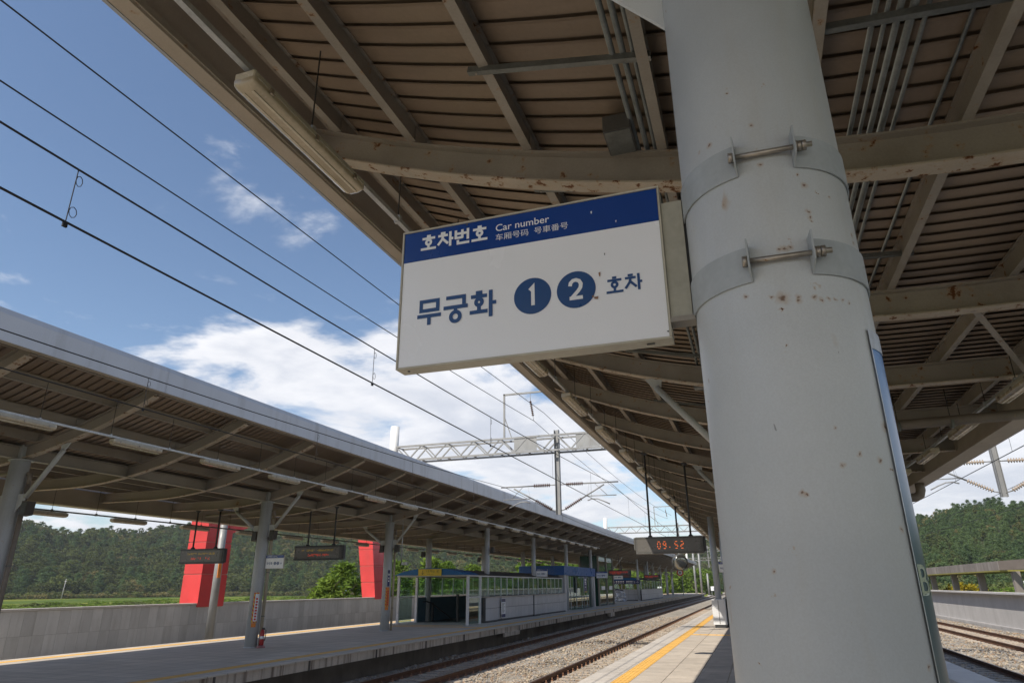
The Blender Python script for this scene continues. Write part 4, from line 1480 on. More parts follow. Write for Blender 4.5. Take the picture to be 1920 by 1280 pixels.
# clamp bands with long bolts across the front gap
for bi, (bz0, bz1) in enumerate(((2.632, 2.716), (2.366, 2.450))):
    cb = thing("clamp_band", (0.125, YC_N, bz0), ["upper steel clamp band with bolt round the thick rusty column", "lower steel clamp band with bolt round the thick rusty column"][bi], "clamp", "clamp bands holding the sign")
    R = 0.1925
    a0, a1 = -0.295, 0.335       # gap on the camera side, angle from -Y
    vs, fs = [], []
    nn = 150
    for i in range(nn + 1):
        a = a1 + (2 * PI + a0 - a1) * i / nn
        dx, dy = math.sin(a), -math.cos(a)
        for r, z in ((R, bz0), (R + 0.0035, bz0), (R + 0.0035, bz1), (R, bz1)):
            vs.append((0.125 + dx * r, YC_N + dy * r, z))
    for i in range(nn):
        for j in range(4):
            j2 = (j + 1) % 4
            fs.append((i * 4 + j, (i + 1) * 4 + j, (i + 1) * 4 + j2, i * 4 + j2))
    fs += [(0, 1, 2, 3), (nn * 4 + 3, nn * 4 + 2, nn * 4 + 1, nn * 4)]
    bo = MB().add(vs, fs)
    bo.build("band", M['band'], cb)
    ends = []
    for a, s in ((a0, -1), (a1, 1)):
        dx, dy = math.sin(a), -math.cos(a)
        p = Vector((0.125 + dx * R, YC_N + dy * R, bz0))
        lug = MB()
        q = [p, p + Vector((dx * 0.4, dy, 0)).normalized() * 0.034]
        th = Vector((s * 0.0035, 0, 0))
        h = Vector((0, 0, bz1 - bz0))
        drop = Vector((0, 0, 0.022))
        top = Vector((0, 0, 0.006))
        lug.add([q[0], q[0] + th, q[1] + th + drop, q[1] + drop, q[0] + h, q[0] + h + th, q[1] + h + th + top, q[1] + h + top],
                [(0, 3, 2, 1), (4, 5, 6, 7), (0, 1, 5, 4), (1, 2, 6, 5), (2, 3, 7, 6), (3, 0, 4, 7)])
        lug.build("lug", M['band'], cb)
        ends.append((p + q[1]) / 2 + Vector((0, -0.002, (bz1 - bz0) / 2)))
    A, B = ends
    d = (B - A).normalized()
    MB().tube(A - d * 0.012, B + d * 0.040, 0.0062, 14).build("bolt", M['stainless'], cb)
    for c, s0, s1 in ((A, -0.016, -0.004), (B, 0.008, 0.017), (B, 0.0185, 0.0275)):
        MB().tube(c + d * s0, c + d * s1, 0.0125, 6).build("nut", M['stainless'], cb)
    MB().tube(B + d * 0.0055, B + d * 0.0075, 0.0145, 14).build("washer", M['stainless'], cb)

# printed poster wrapped round the far-right side of the big column
po = thing("column_poster", (0.125, YC_N, 0.3), "glossy blue and green printed poster wrapped round the thick column", "poster")


def poster_mat():
    m, nt, b = principled("glossy_poster_print")
    tc = nt.nodes.new("ShaderNodeTexCoord")
    sp = nt.nodes.new("ShaderNodeSeparateXYZ")
    nt.links.new(tc.outputs["Object"], sp.inputs[0])
    v = ncoords(nt, (6, 6, 9), False)
    z = nmath(nt, 'ADD', sp.outputs["Z"], nmath(nt, 'MULTIPLY', nnoise(nt, v, 1.0, 5), 0.16))
    rp = nt.nodes.new("ShaderNodeValToRGB")
    nt.links.new(nrange(nt, z, 0.0, 2.0), rp.inputs[0])
    els = rp.color_ramp.elements
    els[0].position, els[0].color = 0.0, (0.10, 0.10, 0.09, 1)
    els[1].position, els[1].color = 1.0, (0.06, 0.22, 0.55, 1)
    for p, c in ((0.52, (0.10, 0.11, 0.10, 1)), (0.60, (0.10, 0.17, 0.05, 1)), (0.66, (0.012, 0.06, 0.07, 1)), (0.80, (0.012, 0.07, 0.10, 1)), (0.88, (0.16, 0.27, 0.46, 1))):
        e = els.new(p)
        e.color = c
    nt.links.new(rp.outputs[0], b.inputs["Base Color"])
    b.inputs["Roughness"].default_value = 0.3
    return m


def wrap(r, a0, a1, z0, z1, nn=20):
    vs, fs = [], []
    for i in range(nn + 1):
        a = a0 + (a1 - a0) * i / nn
        for q in (z0, z1):
            vs.append((0.125 + math.sin(a) * r, YC_N - math.cos(a) * r, q))
    for i in range(nn):
        fs.append((i * 2, i * 2 + 2, i * 2 + 3, i * 2 + 1))
    mb = MB().add(vs, fs, True)
    return mb


wrap(0.1935, 0.955, 2.9, 0.3, 2.215).build("print", poster_mat(), po)
wrap(0.1950, 0.94, 2.92, 2.212, 2.255).build("top_strip", M['galv'], po)
wrap(0.1950, 0.94, 0.96, 0.3, 2.212, 3).build("side_strip", M['galv'], po)
# letters follow the curve
vs, fs = TEXTS["B"]
ax0 = min(v[0] for v in vs)
ax1 = max(v[0] for v in vs)
ay0, ay1 = min(v[1] for v in vs), max(v[1] for v in vs)
lv = []
for v in vs:
    a = 0.985 + (v[0] - ax0) / (ax1 - ax0) * 0.46
    zz = 1.728 + (v[1] - ay0) / (ay1 - ay0) * 0.056
    lv.append((0.125 + math.sin(a) * 0.1943, YC_N - math.cos(a) * 0.1943, zz))
MB().add(lv, fs).build("lettering", surf("pale_yellow_print", (0.36, 0.43, 0.30), 0.4, var=0.03, fine=0), po)

for i, (yy, a, b) in enumerate(((YC_L + 3 * BAY, "2", "3"),)):
    car_sign(-15.10 + 0.20, yy, 2.52, 0.70, 0.42, 1, a, b, "small car number sign on the column with the extinguisher", False, "car number signs of the opposite platform")
car_sign(-13.38, YC_L + 12 * BAY - 0.4, 2.52, 0.75, 0.45, 1, "5", "6", "small car number sign in front of the lobby's blue fascia", False, "car number signs of the opposite platform")
car_sign(-13.30, 61.2, 2.62, 1.0, 0.55, 1, "1", "2", "small car number sign beside the red-lit display at the lobby's end", False, "car number signs of the opposite platform")
car_sign(-14.85, YC_L + 24 * BAY, 2.62, 1.0, 0.5, 1, "3", "4", "small car number sign above the far shelter's navy board", False, "car number signs of the opposite platform")
car_sign(-1.56, YC_N + 11.35 * BAY - 0.1, 2.50, 0.75, 0.46, 1, "3", "4", "sunlit car number sign on the slim post above the white cabinet", False)


# ================================================================== DISPLAYS AND CLOCK
def led_rows(t, x0, x1, y, z, h, mat, seed, fill=0.7):
    """short glowing dashes: a scrolled text line caught between refreshes"""
    rr = random.Random(seed)
    mb = MB()
    x = x0
    while x < x1:
        w = rr.uniform(0.02, 0.05)
        if rr.random() < fill:
            for q in range(3):
                if rr.random() < 0.7:
                    zz = z + h * (q / 3.0)
                    mb.add([(x, y, zz), (x + w, y, zz), (x + w, y, zz + h * 0.26), (x, y, zz + h * 0.26)], [(0, 1, 2, 3)])
        x += w + rr.uniform(0.006, 0.02)
    o = mb.build("lit_text_line", mat, t)
    tag(o, kind='stuff')
    return o


def display(x0, x1, y, z0, z1, label, rods, seed, group, amber=True, rod_top=4.6, depth=0.16, red_frac=(0.28, 0.5)):
    t = thing("hanging_display", ((x0 + x1) / 2, y, z0), label, "display", group)
    MB().bbox(x0, x1, y, y + depth, z0, z1, 0.012).build("case", M['display_case'], t)
    MB().box(x0 + 0.06, x1 - 0.10, y - 0.004, y - 0.0005, z0 + 0.06, z1 - 0.06).build("window", M['display_glass'], t)
    MB().box(x0, x1, y - 0.012, y - 0.0005, z1 - 0.055, z1 - 0.002).build("bezel", M['dark_metal'], t)
    MB().box(x0, x1, y - 0.012, y - 0.0005, z0 + 0.002, z0 + 0.055).build("bezel", M['dark_metal'], t)
    MB().bbox(x1 + 0.001, x1 + 0.07, y + 0.01, y + depth - 0.01, z0 + 0.03, z1 - 0.01, 0.01).build("end_cap", M['dark_metal'], t)
    W, H = x1 - x0, z1 - z0
    led_rows(t, x0 + W * red_frac[0], x0 + W * (red_frac[0] + 0.45), y - 0.0055, z0 + H * 0.27, H * 0.16, M['led_red'], seed, 0.85)
    if amber:
        led_rows(t, x0 + W * 0.16, x0 + W * 0.85, y - 0.0055, z0 + H * 0.60, H * 0.14, M['led_amber'], seed + 5, 0.8)
    for xr in rods:
        MB().tube((xr, y + depth / 2, z1 - 0.01), (xr, y + depth / 2, rod_top), 0.028, 10).build("hanging_rod", M['dark_metal'], t)
        MB().lathe([(0.075, 0), (0.075, 0.02), (0.035, 0.06)], (xr, y + depth / 2, z1 + 0.001), 12).build("rod_foot", M['dark_metal'], t)
        MB().lathe([(0.035, 0), (0.085, 0.05), (0.085, 0.07)], (xr, y + depth / 2, rod_top - 0.07), 12).build("rod_flange", M['dark_metal'], t)
    return t


display(-18.38, -16.62, YC_L + 3 * BAY - 0.05, 2.50, 2.98, "dark hanging train display in front of the big red pillar", (-17.95, -17.0), 3, "train displays of the opposite platform", rod_top=zb(2.4))
display(-15.85, -13.85, YC_L + 4 * BAY - 0.05, 2.66, 3.16, "dark hanging train display with amber and red lines against the green hill", (-15.35, -14.25), 8, "train displays of the opposite platform", rod_top=zb(-0.4))
for i, (xa, yy, zc, lab) in enumerate(((-13.2, 66, 2.85, "red-lit hanging display beside the lobby's white sign"), (-15.4, 79, 2.75, "red-lit hanging display above the far shelter roof"),
                                       (-13.8, 92, 2.75, "red-lit hanging display on a dark pole beyond the far shelter"))):
    t = display(xa, xa + 2.1, yy, zc - 0.25, zc + 0.25, lab, (xa + 1.05,), 20 + i, "distant red-lit displays", False, 4.5, red_frac=(0.1, 0.8))
    W = 2.1
    led_rows(t, xa + 0.15, xa + 1.85, yy - 0.006, zc - 0.02, 0.16, M['led_red'], 50 + i, 0.95)

# clock display of the near platform
CX0, CX1, CZ0, CZ1, CY = -2.88, -1.17, 2.505, 2.925, YC_N + 6 * BAY - 0.1
ck = thing("clock_display", ((CX0 + CX1) / 2, CY, CZ0), "grey hanging clock display showing 09:52 in orange segments", "clock")
MB().bbox(CX0, CX1, CY, CY + 0.20, CZ0, CZ1, 0.01).build("case", M['display_case'], ck)
MB().box(CX0 + 0.05, CX1 - 0.07, CY - 0.003, CY - 0.0005, CZ0 + 0.045, CZ1 - 0.045).build("window", M['display_glass'], ck)
for a, b in ((CZ1 - 0.04, CZ1 - 0.001), (CZ0 + 0.001, CZ0 + 0.04)):
    MB().box(CX0 + 0.002, CX1 - 0.002, CY - 0.012, CY - 0.0005, a, b).build("bezel", M['display_case'], ck)
MB().bbox(CX0 - 0.05, CX0 - 0.001, CY + 0.02, CY + 0.18, CZ0 + 0.10, CZ1 - 0.01, 0.01).build("end_cap", M['display_case'], ck)
MB().bbox(CX1 + 0.001, CX1 + 0.06, CY + 0.02, CY + 0.18, CZ0 + 0.04, CZ1 - 0.01, 0.01).build("end_cap", M['dark_metal'], ck)
SEG = {'0': "abcdef", '9': "abcdfg", '5': "acdfg", '2': "abdeg"}
gw, gh = 0.086, 0.185
gz = (CZ0 + CZ1) / 2 - gh / 2


def seg_quads(ch, x):
    s = []
    th = 0.019
    g = 0.022
    m = gh / 2
    Q = {'a': (x + g * .7, x + gw - g * .7, gz + gh - th, gz + gh), 'd': (x + g * .7, x + gw - g * .7, gz, gz + th), 'g': (x + g * .7, x + gw - g * .7, gz + m - th / 2, gz + m + th / 2),
         'f': (x, x + th, gz + m + g * .5, gz + gh - th - g), 'b': (x + gw - th, x + gw, gz + m + g * .5, gz + gh - th - g),
         'e': (x, x + th, gz + th + g, gz + m - g * .5), 'c': (x + gw - th, x + gw, gz + th + g, gz + m - g * .5)}
    return [Q[k] for k in SEG[ch]]


for ch, xq in (('0', -2.325), ('9', -2.18), ('5', -1.885), ('2', -1.74)):
    mb = MB()
    for (a, b, c, d) in seg_quads(ch, xq):
        mb.add([(a, CY - 0.005, c), (b, CY - 0.005, c), (b, CY - 0.005, d), (a, CY - 0.005, d)], [(0, 1, 2, 3)])
    tag(mb.build("digit", M['led_orange'], ck), kind='stuff')
MB().add([(-2.02, CY - 0.005, gz + 0.03), (-1.997, CY - 0.005, gz + 0.03), (-1.997, CY - 0.005, gz + 0.052), (-2.02, CY - 0.005, gz + 0.052)], [(0, 1, 2, 3)]).build("colon_dot", M['led_orange'], ck)
for xr in (-2.50, -1.47):
    MB().tube((xr, CY + 0.1, CZ1 - 0.005), (xr, CY + 0.1, zb(xr - 0.13)), 0.026, 10).build("hanging_rod", M['dark_metal'], ck)
    MB().lathe([(0.06, 0), (0.06, 0.015), (0.03, 0.045)], (xr, CY + 0.1, CZ1 + 0.001), 12).build("rod_foot", M['dark_metal'], ck)
    MB().lathe([(0.03, 0), (0.085, 0.05), (0.085, 0.075)], (xr, CY + 0.1, zb(xr - 0.13) - 0.076), 12).build("rod_flange", M['dark_metal'], ck)
# convex mirror on a pole hung behind the clock
mi = thing("convex_mirror", (-2.9, YC_N + 10 * BAY, 2.3), "round convex mirror in a dark rim hanging below the clock display", "mirror")
MY, MX, MZ = YC_N + 10 * BAY, -2.90, 2.62
MB().tube((MX, MY, MZ + 0.40), (MX, MY, zb(MX - 0.13)), 0.035, 10).build("hanging_rod", M['dark_metal'], mi)
MB().path([(MX, MY, MZ + 0.42), (MX, MY, MZ + 0.2), (MX + 0.05, MY - 0.1, MZ + 0.05)], 0.035, 8).build("bracket", M['galv'], mi)
ax = Vector((0.35, -1, -0.25)).normalized()
MB().lathe([(0.33, 0.0), (0.33, 0.06), (0.29, 0.09)], Vector((MX, MY - 0.12, MZ)), 24, ax).build("rim", M['dark_metal'], mi)
MB().lathe([(0.29, 0.0), (0.24, 0.03), (0.14, 0.05), (0.02, 0.058)], Vector((MX, MY - 0.12, MZ)) + ax * 0.091, 24, ax).build("mirror_face", surf("mirror_face", (0.25, 0.26, 0.25), 0.12, metal=0.9, var=0.1), mi)



# ================================================================== WALLS
PW = -23.2
wl_o = thing("parapet_wall", (PW - 0.2, 16.5, -1.4), "long grey granite-clad wall behind the opposite platform", "wall")
MB().box(PW - 0.32, PW - 0.03, 16.52, 170, -1.4, 1.04).build("core", M['joint'], wl_o)
MB().bbox(PW - 0.36, PW + 0.03, 16.5, 170, 1.045, 1.125, 0.008).build("coping", M['coping'], wl_o)
pn = None
PWD = 0.43
for row, (z0, z1) in enumerate(((0.272, 1.038), (-0.80, 0.265))):
    pr = MB().box(PW - 0.028, PW, 16.5 + 0.003, 16.5 + PWD - 0.003, z0, z1).build("granite_panel", M['granite'], wl_o, (PW, 16.5, z0))
    for i in range(1, 149):
        copy_part(pr, wl_o, (0, i * PWD, 0))
MB().box(PW - 0.028, PW, 16.5 + 149 * PWD, 170, -0.8, 1.038).build("far_cladding", M['granite'], wl_o)
tag(MB().box(PW + 0.002, PW + 0.006, 26.05, 26.2, -0.75, 1.03).build("moss_stain", surf("mossy_stain", (0.09, 0.095, 0.03), 0.9, var=0.4, vscale=4), wl_o), kind='stuff')
wl_r = thing("return_wall", (-25, 16.5, -1.4), "sunlit pale wall return at the end of the granite wall", "wall")
MB().box(-40, PW - 0.33, 16.6, 16.9, -1.4, 1.04).build("core", M['granite_light'], wl_r)
MB().bbox(-40, PW - 0.37, 16.55, 16.95, 1.045, 1.12, 0.008).build("coping", M['coping'], wl_r)

# concrete wall beyond the outermost track, with the cover band on leaning posts
rw = thing("concrete_wall", (13.1, 40, -1.4), "plain pale concrete wall beyond the outermost track", "wall")
yy = 8.0
while yy < 160:
    MB().box(13.0, 13.3, yy + 0.012, yy + 17.56, -1.4, 1.16).build("wall_section", M['concrete'], rw)
    yy += 17.57
MB().box(13.03, 13.27, 8, 160, -1.4, 1.14).build("joint_filler", M['concrete_dark'], rw)
MB().bbox(12.66, 13.36, 8, 160, 1.165, 1.265, 0.01).build("coping", M['concrete'], rw)
MB().box(12.88, 12.99, 8, 160, -1.0, -0.55).build("footing", M['concrete'], rw)
cb_ = thing("cover_band", (13.3, 46, 2.4), "brown-grey panelled band on short posts above the concrete wall", "barrier")
BP = surf("weathered_brown_panel", (0.21, 0.185, 0.165), 0.6, var=0.12, vscale=0.9, streak=0.5, streak_scale=(2, 2, 0.25), dirt=(0.5, 0.46, 0.42), rnd=0.08)
bp = None
for i in range(26):
    q = MB().box(12.8, 12.86, 45.8 + i * 1.45 + 0.008, 45.8 + (i + 1) * 1.45 - 0.008, 2.42, 2.90)
    if bp is None:
        bp = q.build("band_panel", BP, cb_, (12.8, 45.8, 2.42))
    else:
        copy_part(bp, cb_, (0, i * 1.45, 0))
MB().add([(12.8, 45.79, 2.42), (12.8, 45.79, 2.90), (15.0, 38.0, 3.0), (15.0, 38.0, 2.42)], [(0, 1, 2, 3)]).add([(12.86, 45.9, 2.42), (12.86, 45.9, 2.90), (15.1, 38.1, 3.0), (15.1, 38.1, 2.42)], [(3, 2, 1, 0)]).build("return_panel", surf("dark_brown_panel", (0.17, 0.145, 0.125), 0.6, var=0.1), cb_)
MB().box(12.87, 15.6, 45.9, 83.4, 2.80, 2.895).build("band_top", surf("band_top_concrete", (0.40, 0.38, 0.35), 0.8), cb_)
MB().box(12.8, 15.6, 45.9, 83.4, 2.36, 2.415).build("yellow_trim", surf("mustard_trim", (0.30, 0.27, 0.06), 0.6), cb_)
for i in range(7):
    y0 = 45.4 + i * 6.45
    MB().add([(13.25, y0, 1.27), (13.62, y0, 1.27), (13.62, y0 + 0.30, 1.27), (13.25, y0 + 0.30, 1.27),
              (13.25, y0 - 0.06, 2.35), (13.6, y0 - 0.06, 2.35), (13.6, y0 + 0.30, 2.35), (13.25, y0 + 0.30, 2.35)],
             [(0, 3, 2, 1), (4, 5, 6, 7), (0, 1, 5, 4), (1, 2, 6, 5), (2, 3, 7, 6), (3, 0, 4, 7)]).build("band_post", BP, cb_)  # posts take the dark panel colour to stand for the band's shade

# ================================================================== RED PORTAL
rp = thing("red_portal", (-23.7, 33, 0.9), "big bright red clad portal with two legs rising behind the granite wall", "portal")


def red_leg(b0, b1, t0, t1, y0, y1, za, zt, rows):
    """faces of a tapering leg split into cladding panels; b: x at za, t: x at zt"""
    e = 0.022
    for i in range(rows):
        f0, f1 = i / rows, (i + 1) / rows
        z0, z1 = za + (zt - za) * f0 + e, za + (zt - za) * f1 - e
        X0 = lambda f: b0 + (t0 - b0) * f
        X1 = lambda f: b1 + (t1 - b1) * f
        MB().add([(X0(f0), y0, z0), (X1(f0), y0, z0), (X1(f0), y1, z0), (X0(f0), y1, z0), (X0(f1), y0, z1), (X1(f1), y0, z1), (X1(f1), y1, z1), (X0(f1), y1, z1)],
                 [(0, 3, 2, 1), (4, 5, 6, 7), (0, 1, 5, 4), (1, 2, 6, 5), (2, 3, 7, 6), (3, 0, 4, 7)]).build("leg_cladding", M['red_panel'], rp)
    MB().add([(b0 + .03, y0 + .03, za), (b1 - .03, y0 + .03, za), (b1 - .03, y1 - .03, za), (b0 + .03, y1 - .03, za), (t0 + .03, y0 + .03, zt), (t1 - .03, y0 + .03, zt), (t1 - .03, y1 - .03, zt), (t0 + .03, y1 - .03, zt)],
             [(0, 3, 2, 1), (4, 5, 6, 7), (0, 1, 5, 4), (1, 2, 6, 5), (2, 3, 7, 6), (3, 0, 4, 7)]).build("leg_core", surf("pale_red_joint", (0.62, 0.2, 0.17), 0.6), rp)


red_leg(-24.15, -23.15, -24.15, -23.15, 25.0, 26.6, 0.95, 5.05, 3)
red_leg(-24.08, -23.15, -24.75, -23.65, 40.2, 41.9, 1.0, 5.05, 4)
MB().prism([(26.62, 4.15), (27.6, 4.45), (29.2, 5.15), (31.0, 5.6), (31.0, 6.2), (26.62, 6.0)], 'x', -24.1, -23.2).build("haunch", M['red_panel'], rp)

# steel pole and other posts beyond the opposite platform
pl = thing("steel_pole", (-22.2, 24.9, -0.8), "galvanised steel pole with an orange tag in front of the red portal", "pole")
MB().lathe([(0.17, 0), (0.15, 6.2)], (-22.2, 24.9, -0.8), 18).build("shaft", M['mast'], pl)
MB().box(-22.06, -22.03, 24.72, 24.9, 2.15, 2.75).build("tag", M['orange_board'], pl)

# ================================================================== OVERHEAD LINE
WIRE_R = 0.011


def insulator(t, p0, p1, mat, rib=0.080, nr=None):
    p0, p1 = Vector(p0), Vector(p1)
    L = (p1 - p0).length
    nr = nr or max(4, int(L / 0.078))
    prof = [(0.022, 0.0)]
    for i in range(nr):
        h = L * (i + 0.5) / nr
        w = L / nr
        prof += [(0.026, h - w * 0.35), (rib, h - w * 0.12), (rib, h + w * 0.02), (0.026, h + w * 0.2)]
    prof.append((0.022, L))
    return MB().lathe(prof, p0, 12, (p1 - p0)).build("insulator", mat, t)


def cantilever(t, mx, y, s, mat, ins):
    """tubes from a drop mast at x=mx towards the track on side s (+1/-1)"""
    P = lambda dx, z: Vector((mx + s * dx, y, z))
    MB().tube(P(0.06, 5.66), P(0.34, 5.66), 0.022, 8).build("bracket", mat, t)
    insulator(t, P(0.34, 5.66), P(1.06, 5.66), ins)
    MB().tube(P(1.06, 5.66), P(2.50, 5.66), 0.030, 10).build("top_tube", mat, t)
    MB().tube(P(0.06, 4.60), P(0.28, 4.66), 0.022, 8).build("bracket", mat, t)
    insulator(t, P(0.28, 4.67), P(0.98, 5.06), ins)
    MB().tube(P(0.98, 5.06), P(1.92, 5.58), 0.030, 10).build("stay_tube", mat, t)
    MB().tube(P(1.20, 5.15), P(2.40, 5.14), 0.018, 8).build("registration_tube", mat, t)
    MB().tube(P(1.55, 5.62), P(2.02, 5.16), 0.012, 6).build("drop_bracket", mat, t)
    MB().tube(P(1.30, 5.64), P(1.22, 5.16), 0.004, 4).build("stay_wire", mat, t)
    MB().path([P(1.22, 4.97), P(1.40, 5.03), P(1.62, 5.02), P(1.85, 4.93), P(2.12, 4.80)], 0.022, 8).build("steady_arm", mat, t)


def gantry(y, x0, x1, label, masts, detail, frame=True, group="overhead line gantries"):
    t = thing("line_gantry", ((x0 + x1) / 2, y, 7.0), label, "gantry", group)
    z0, z1, d = 7.05, 7.68, 0.30
    for yy in (y - d, y + d):
        for z in (z0, z1):
            MB().bar((x0, yy, z), (x1, yy, z), 0.075, 0.075).build("chord", M['mast'], t)
    n = int((x1 - x0) / 0.62)
    w = (x1 - x0) / n
    dg = [None, None]
    for i in range(n):
        a = x0 + i * w
        up = i % 2
        for yy in ((y - d, y + d) if detail else (y - d,)):
            q0, q1 = ((a, yy, z0), (a + w, yy, z1)) if up else ((a, yy, z1), (a + w, yy, z0))
            if dg[up] is None:
                dg[up] = MB().bar(q0, q1, 0.05, 0.05, (0, 1, 0)).build("diagonal", M['mast'], t, (a, yy, z0))
                dg[up + 0]["ax"] = a
                dg[up + 0]["ay"] = yy
            else:
                copy_part(dg[up], t, (a - dg[up]["ax"], yy - dg[up]["ay"], 0))
    if detail:
        for i in range(0, n + 1, 2):
            a = x0 + i * w
            MB().bar((a, y - d, z1), (a, y + d, z1), 0.04, 0.04).build("tie", M['mast'], t)
            MB().bar((a, y - d, z0), (a, y + d, z0), 0.04, 0.04).build("tie", M['mast'], t)
        for xx in (-10.6, -8.6, -5.9):
            MB().box(xx - 0.5, xx + 0.5, y - d - 0.012, y - d - 0.002 + 0.0, z0 + 0.05, z1 - 0.05).build("splice_plate", M['mast'], t) if xx > -9 else None
    for mx in masts:
        mm = MB()
        mm.box(mx - 0.10, mx - 0.088, y - 0.10, y + 0.10, 4.46, 7.95).box(mx + 0.088, mx + 0.10, y - 0.10, y + 0.10, 4.46, 7.95).box(mx - 0.088, mx + 0.088, y - 0.006, y + 0.006, 4.46, 7.95)
        mm.build("drop_mast", M['mast'], t)
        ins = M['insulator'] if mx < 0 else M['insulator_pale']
        cantilever(t, mx, y, -1, M['mast'], ins)
        cantilever(t, mx, y, 1, M['mast'], ins)
    if frame:
        fx = -9.62
        MB().bar((fx, y - 0.1, 7.7), (fx, y - 0.1, 9.72), 0.07, 0.07, (0, 1, 0)).build("feeder_post", M['mast'], t)
        MB().bar((fx - 0.03, y - 0.1, 9.68), (fx + 2.75, y - 0.1, 9.68), 0.07, 0.07).build("feeder_arm", M['mast'], t)
        MB().bar((fx + 0.35, y - 0.1, 7.7), (fx + 0.04, y - 0.1, 8.6), 0.035, 0.035, (0, 1, 0)).build("feeder_stay", M['mast'], t)
        insulator(t, (-8.41, y - 0.1, 9.30), (-8.30, y - 0.1, 8.62), M['insulator'], 0.06)
        MB().tube((-8.42, y - 0.1, 9.66), (-8.41, y - 0.1, 9.30), 0.012, 6).build("link", M['mast'], t)
        MB().tube((-8.30, y - 0.1, 8.62), (-8.28, y - 0.1, 8.42), 0.012, 6).build("link", M['mast'], t)
    MB().lathe([(0.2, 0), (0.2, 2.6)], (-15.03, y, 6.1), 20).build("end_post", M['white_post'], t)
    return t


gantry(27.0, -14.75, 9.6, "grey lattice gantry spanning the tracks, the one in front, with insulated arms", (-7.30, 8.20), True)
gantry(75.0, -14.75, 9.6, "second lattice gantry, seen above the hanging clock display", (-7.30, 8.20), False)
gantry(122.0, -14.75, 9.6, "small distant lattice gantry past the far end of the clock display", (-7.30,), False)
gantry(170.0, -14.75, 9.6, "tiny farthest lattice gantry against the hedge beyond the platforms", (-7.30,), False)


def wire(label, pts, r=WIRE_R, group="overhead wires", sag=True):
    t = MB().path(pts, r, 5).build("overhead_wire", M['cable'], None, pts[0])
    return tag(t, label, "wire", group)


def span(xa, za, xb, zb_, y0, y1, sag, n=14):
    return [(xa + (xb - xa) * i / n, y0 + (y1 - y0) * i / n, za + (zb_ - za) * i / n - 4 * sag * (i / n) * (1 - i / n)) for i in range(n + 1)]


def catenary(xc, label, st, z_sup=5.66, first=-21.0):
    pts_m, pts_c = [], []
    ys = [first, 27.0, 75.0, 122.0, 170.0]
    for (a, b) in zip(ys, ys[1:]):
        pts_m += span(xc, z_sup, xc, z_sup, a, b, 0.50, 12)[:-1]
        pts_c += [(xc + st * (1 if ys.index(a) % 2 else -1), a, 4.62)]
    w1 = wire("upper messenger cable " + label, pts_m, 0.010)
    w2 = wire("lower contact wire " + label, [(xc, y, 4.62 + (0.03 if i % 2 else 0.0)) for i, y in enumerate([first, 0, 27, 50, 75, 122, 170])], 0.011)
    # droppers
    dr = thing("dropper_set", (xc, 0, 4.62), "thin dropper wires linking the two cables " + label, "droppers")
    for (a, b) in zip(ys[:3], ys[1:4]):
        for q in (0.089, 0.194, 0.299, 0.404, 0.509, 0.614, 0.719, 0.823, 0.927):
            y = a + (b - a) * q
            zt = z_sup - 4 * 0.50 * q * (1 - q)
            MB().tube((xc, y, 4.63), (xc, y, zt), 0.0045, 4, caps=False).build("dropper", M['cable'], dr)
            if y < 14:
                ring = [(xc, y + 0.04 + 0.035 * math.sin(u), 4.76 + 0.05 * math.cos(u)) for u in [i * PI / 4 for i in range(9)]]
                MB().path(ring, 0.0035, 4).build("dropper_loop", M['cable'], dr)
                ring = [(xc + 0.0, y + 0.03 + 0.03 * math.sin(u), zt - 0.10 + 0.05 * math.cos(u)) for u in [i * PI / 4 for i in range(9)]]
                MB().path(ring, 0.0035, 4).build("dropper_loop", M['cable'], dr)
                MB().bbox(xc - 0.012, xc + 0.012, y - 0.02, y + 0.02, 4.60, 4.645, 0.003).build("clamp", M['cable'], dr)


catenary(-5.15, "over the sunlit near track", 0.0)
catenary(-9.62, "over the shaded far track, crossing the silver fascia", 0.0)
catenary(6.0, "over the track behind the big column", 0.0)
catenary(10.4, "over the outermost track", 0.0)
wire("feeder cable highest in the sky, nearest the canopy edge", span(-7.85, 8.75, -7.85, 8.75, -25, 27, 0.30) + span(-7.85, 8.75, -7.85, 8.75, 27, 75, 0.5)[1:], 0.012)['label'] = "feeder cable running highest in the sky, next to the canopy edge"
wire("second feeder cable, ending at the hanging insulator on the gantry frame", span(-8.28, 8.15, -8.28, 8.42, -25, 27, 0.55) + span(-8.28, 8.42, -8.28, 8.42, 27, 75, 0.6)[1:], 0.012)

# ================================================================== STAIR SHELTER, LOBBY AND FAR SHELTER
SX0, SX1 = -17.05, -13.30


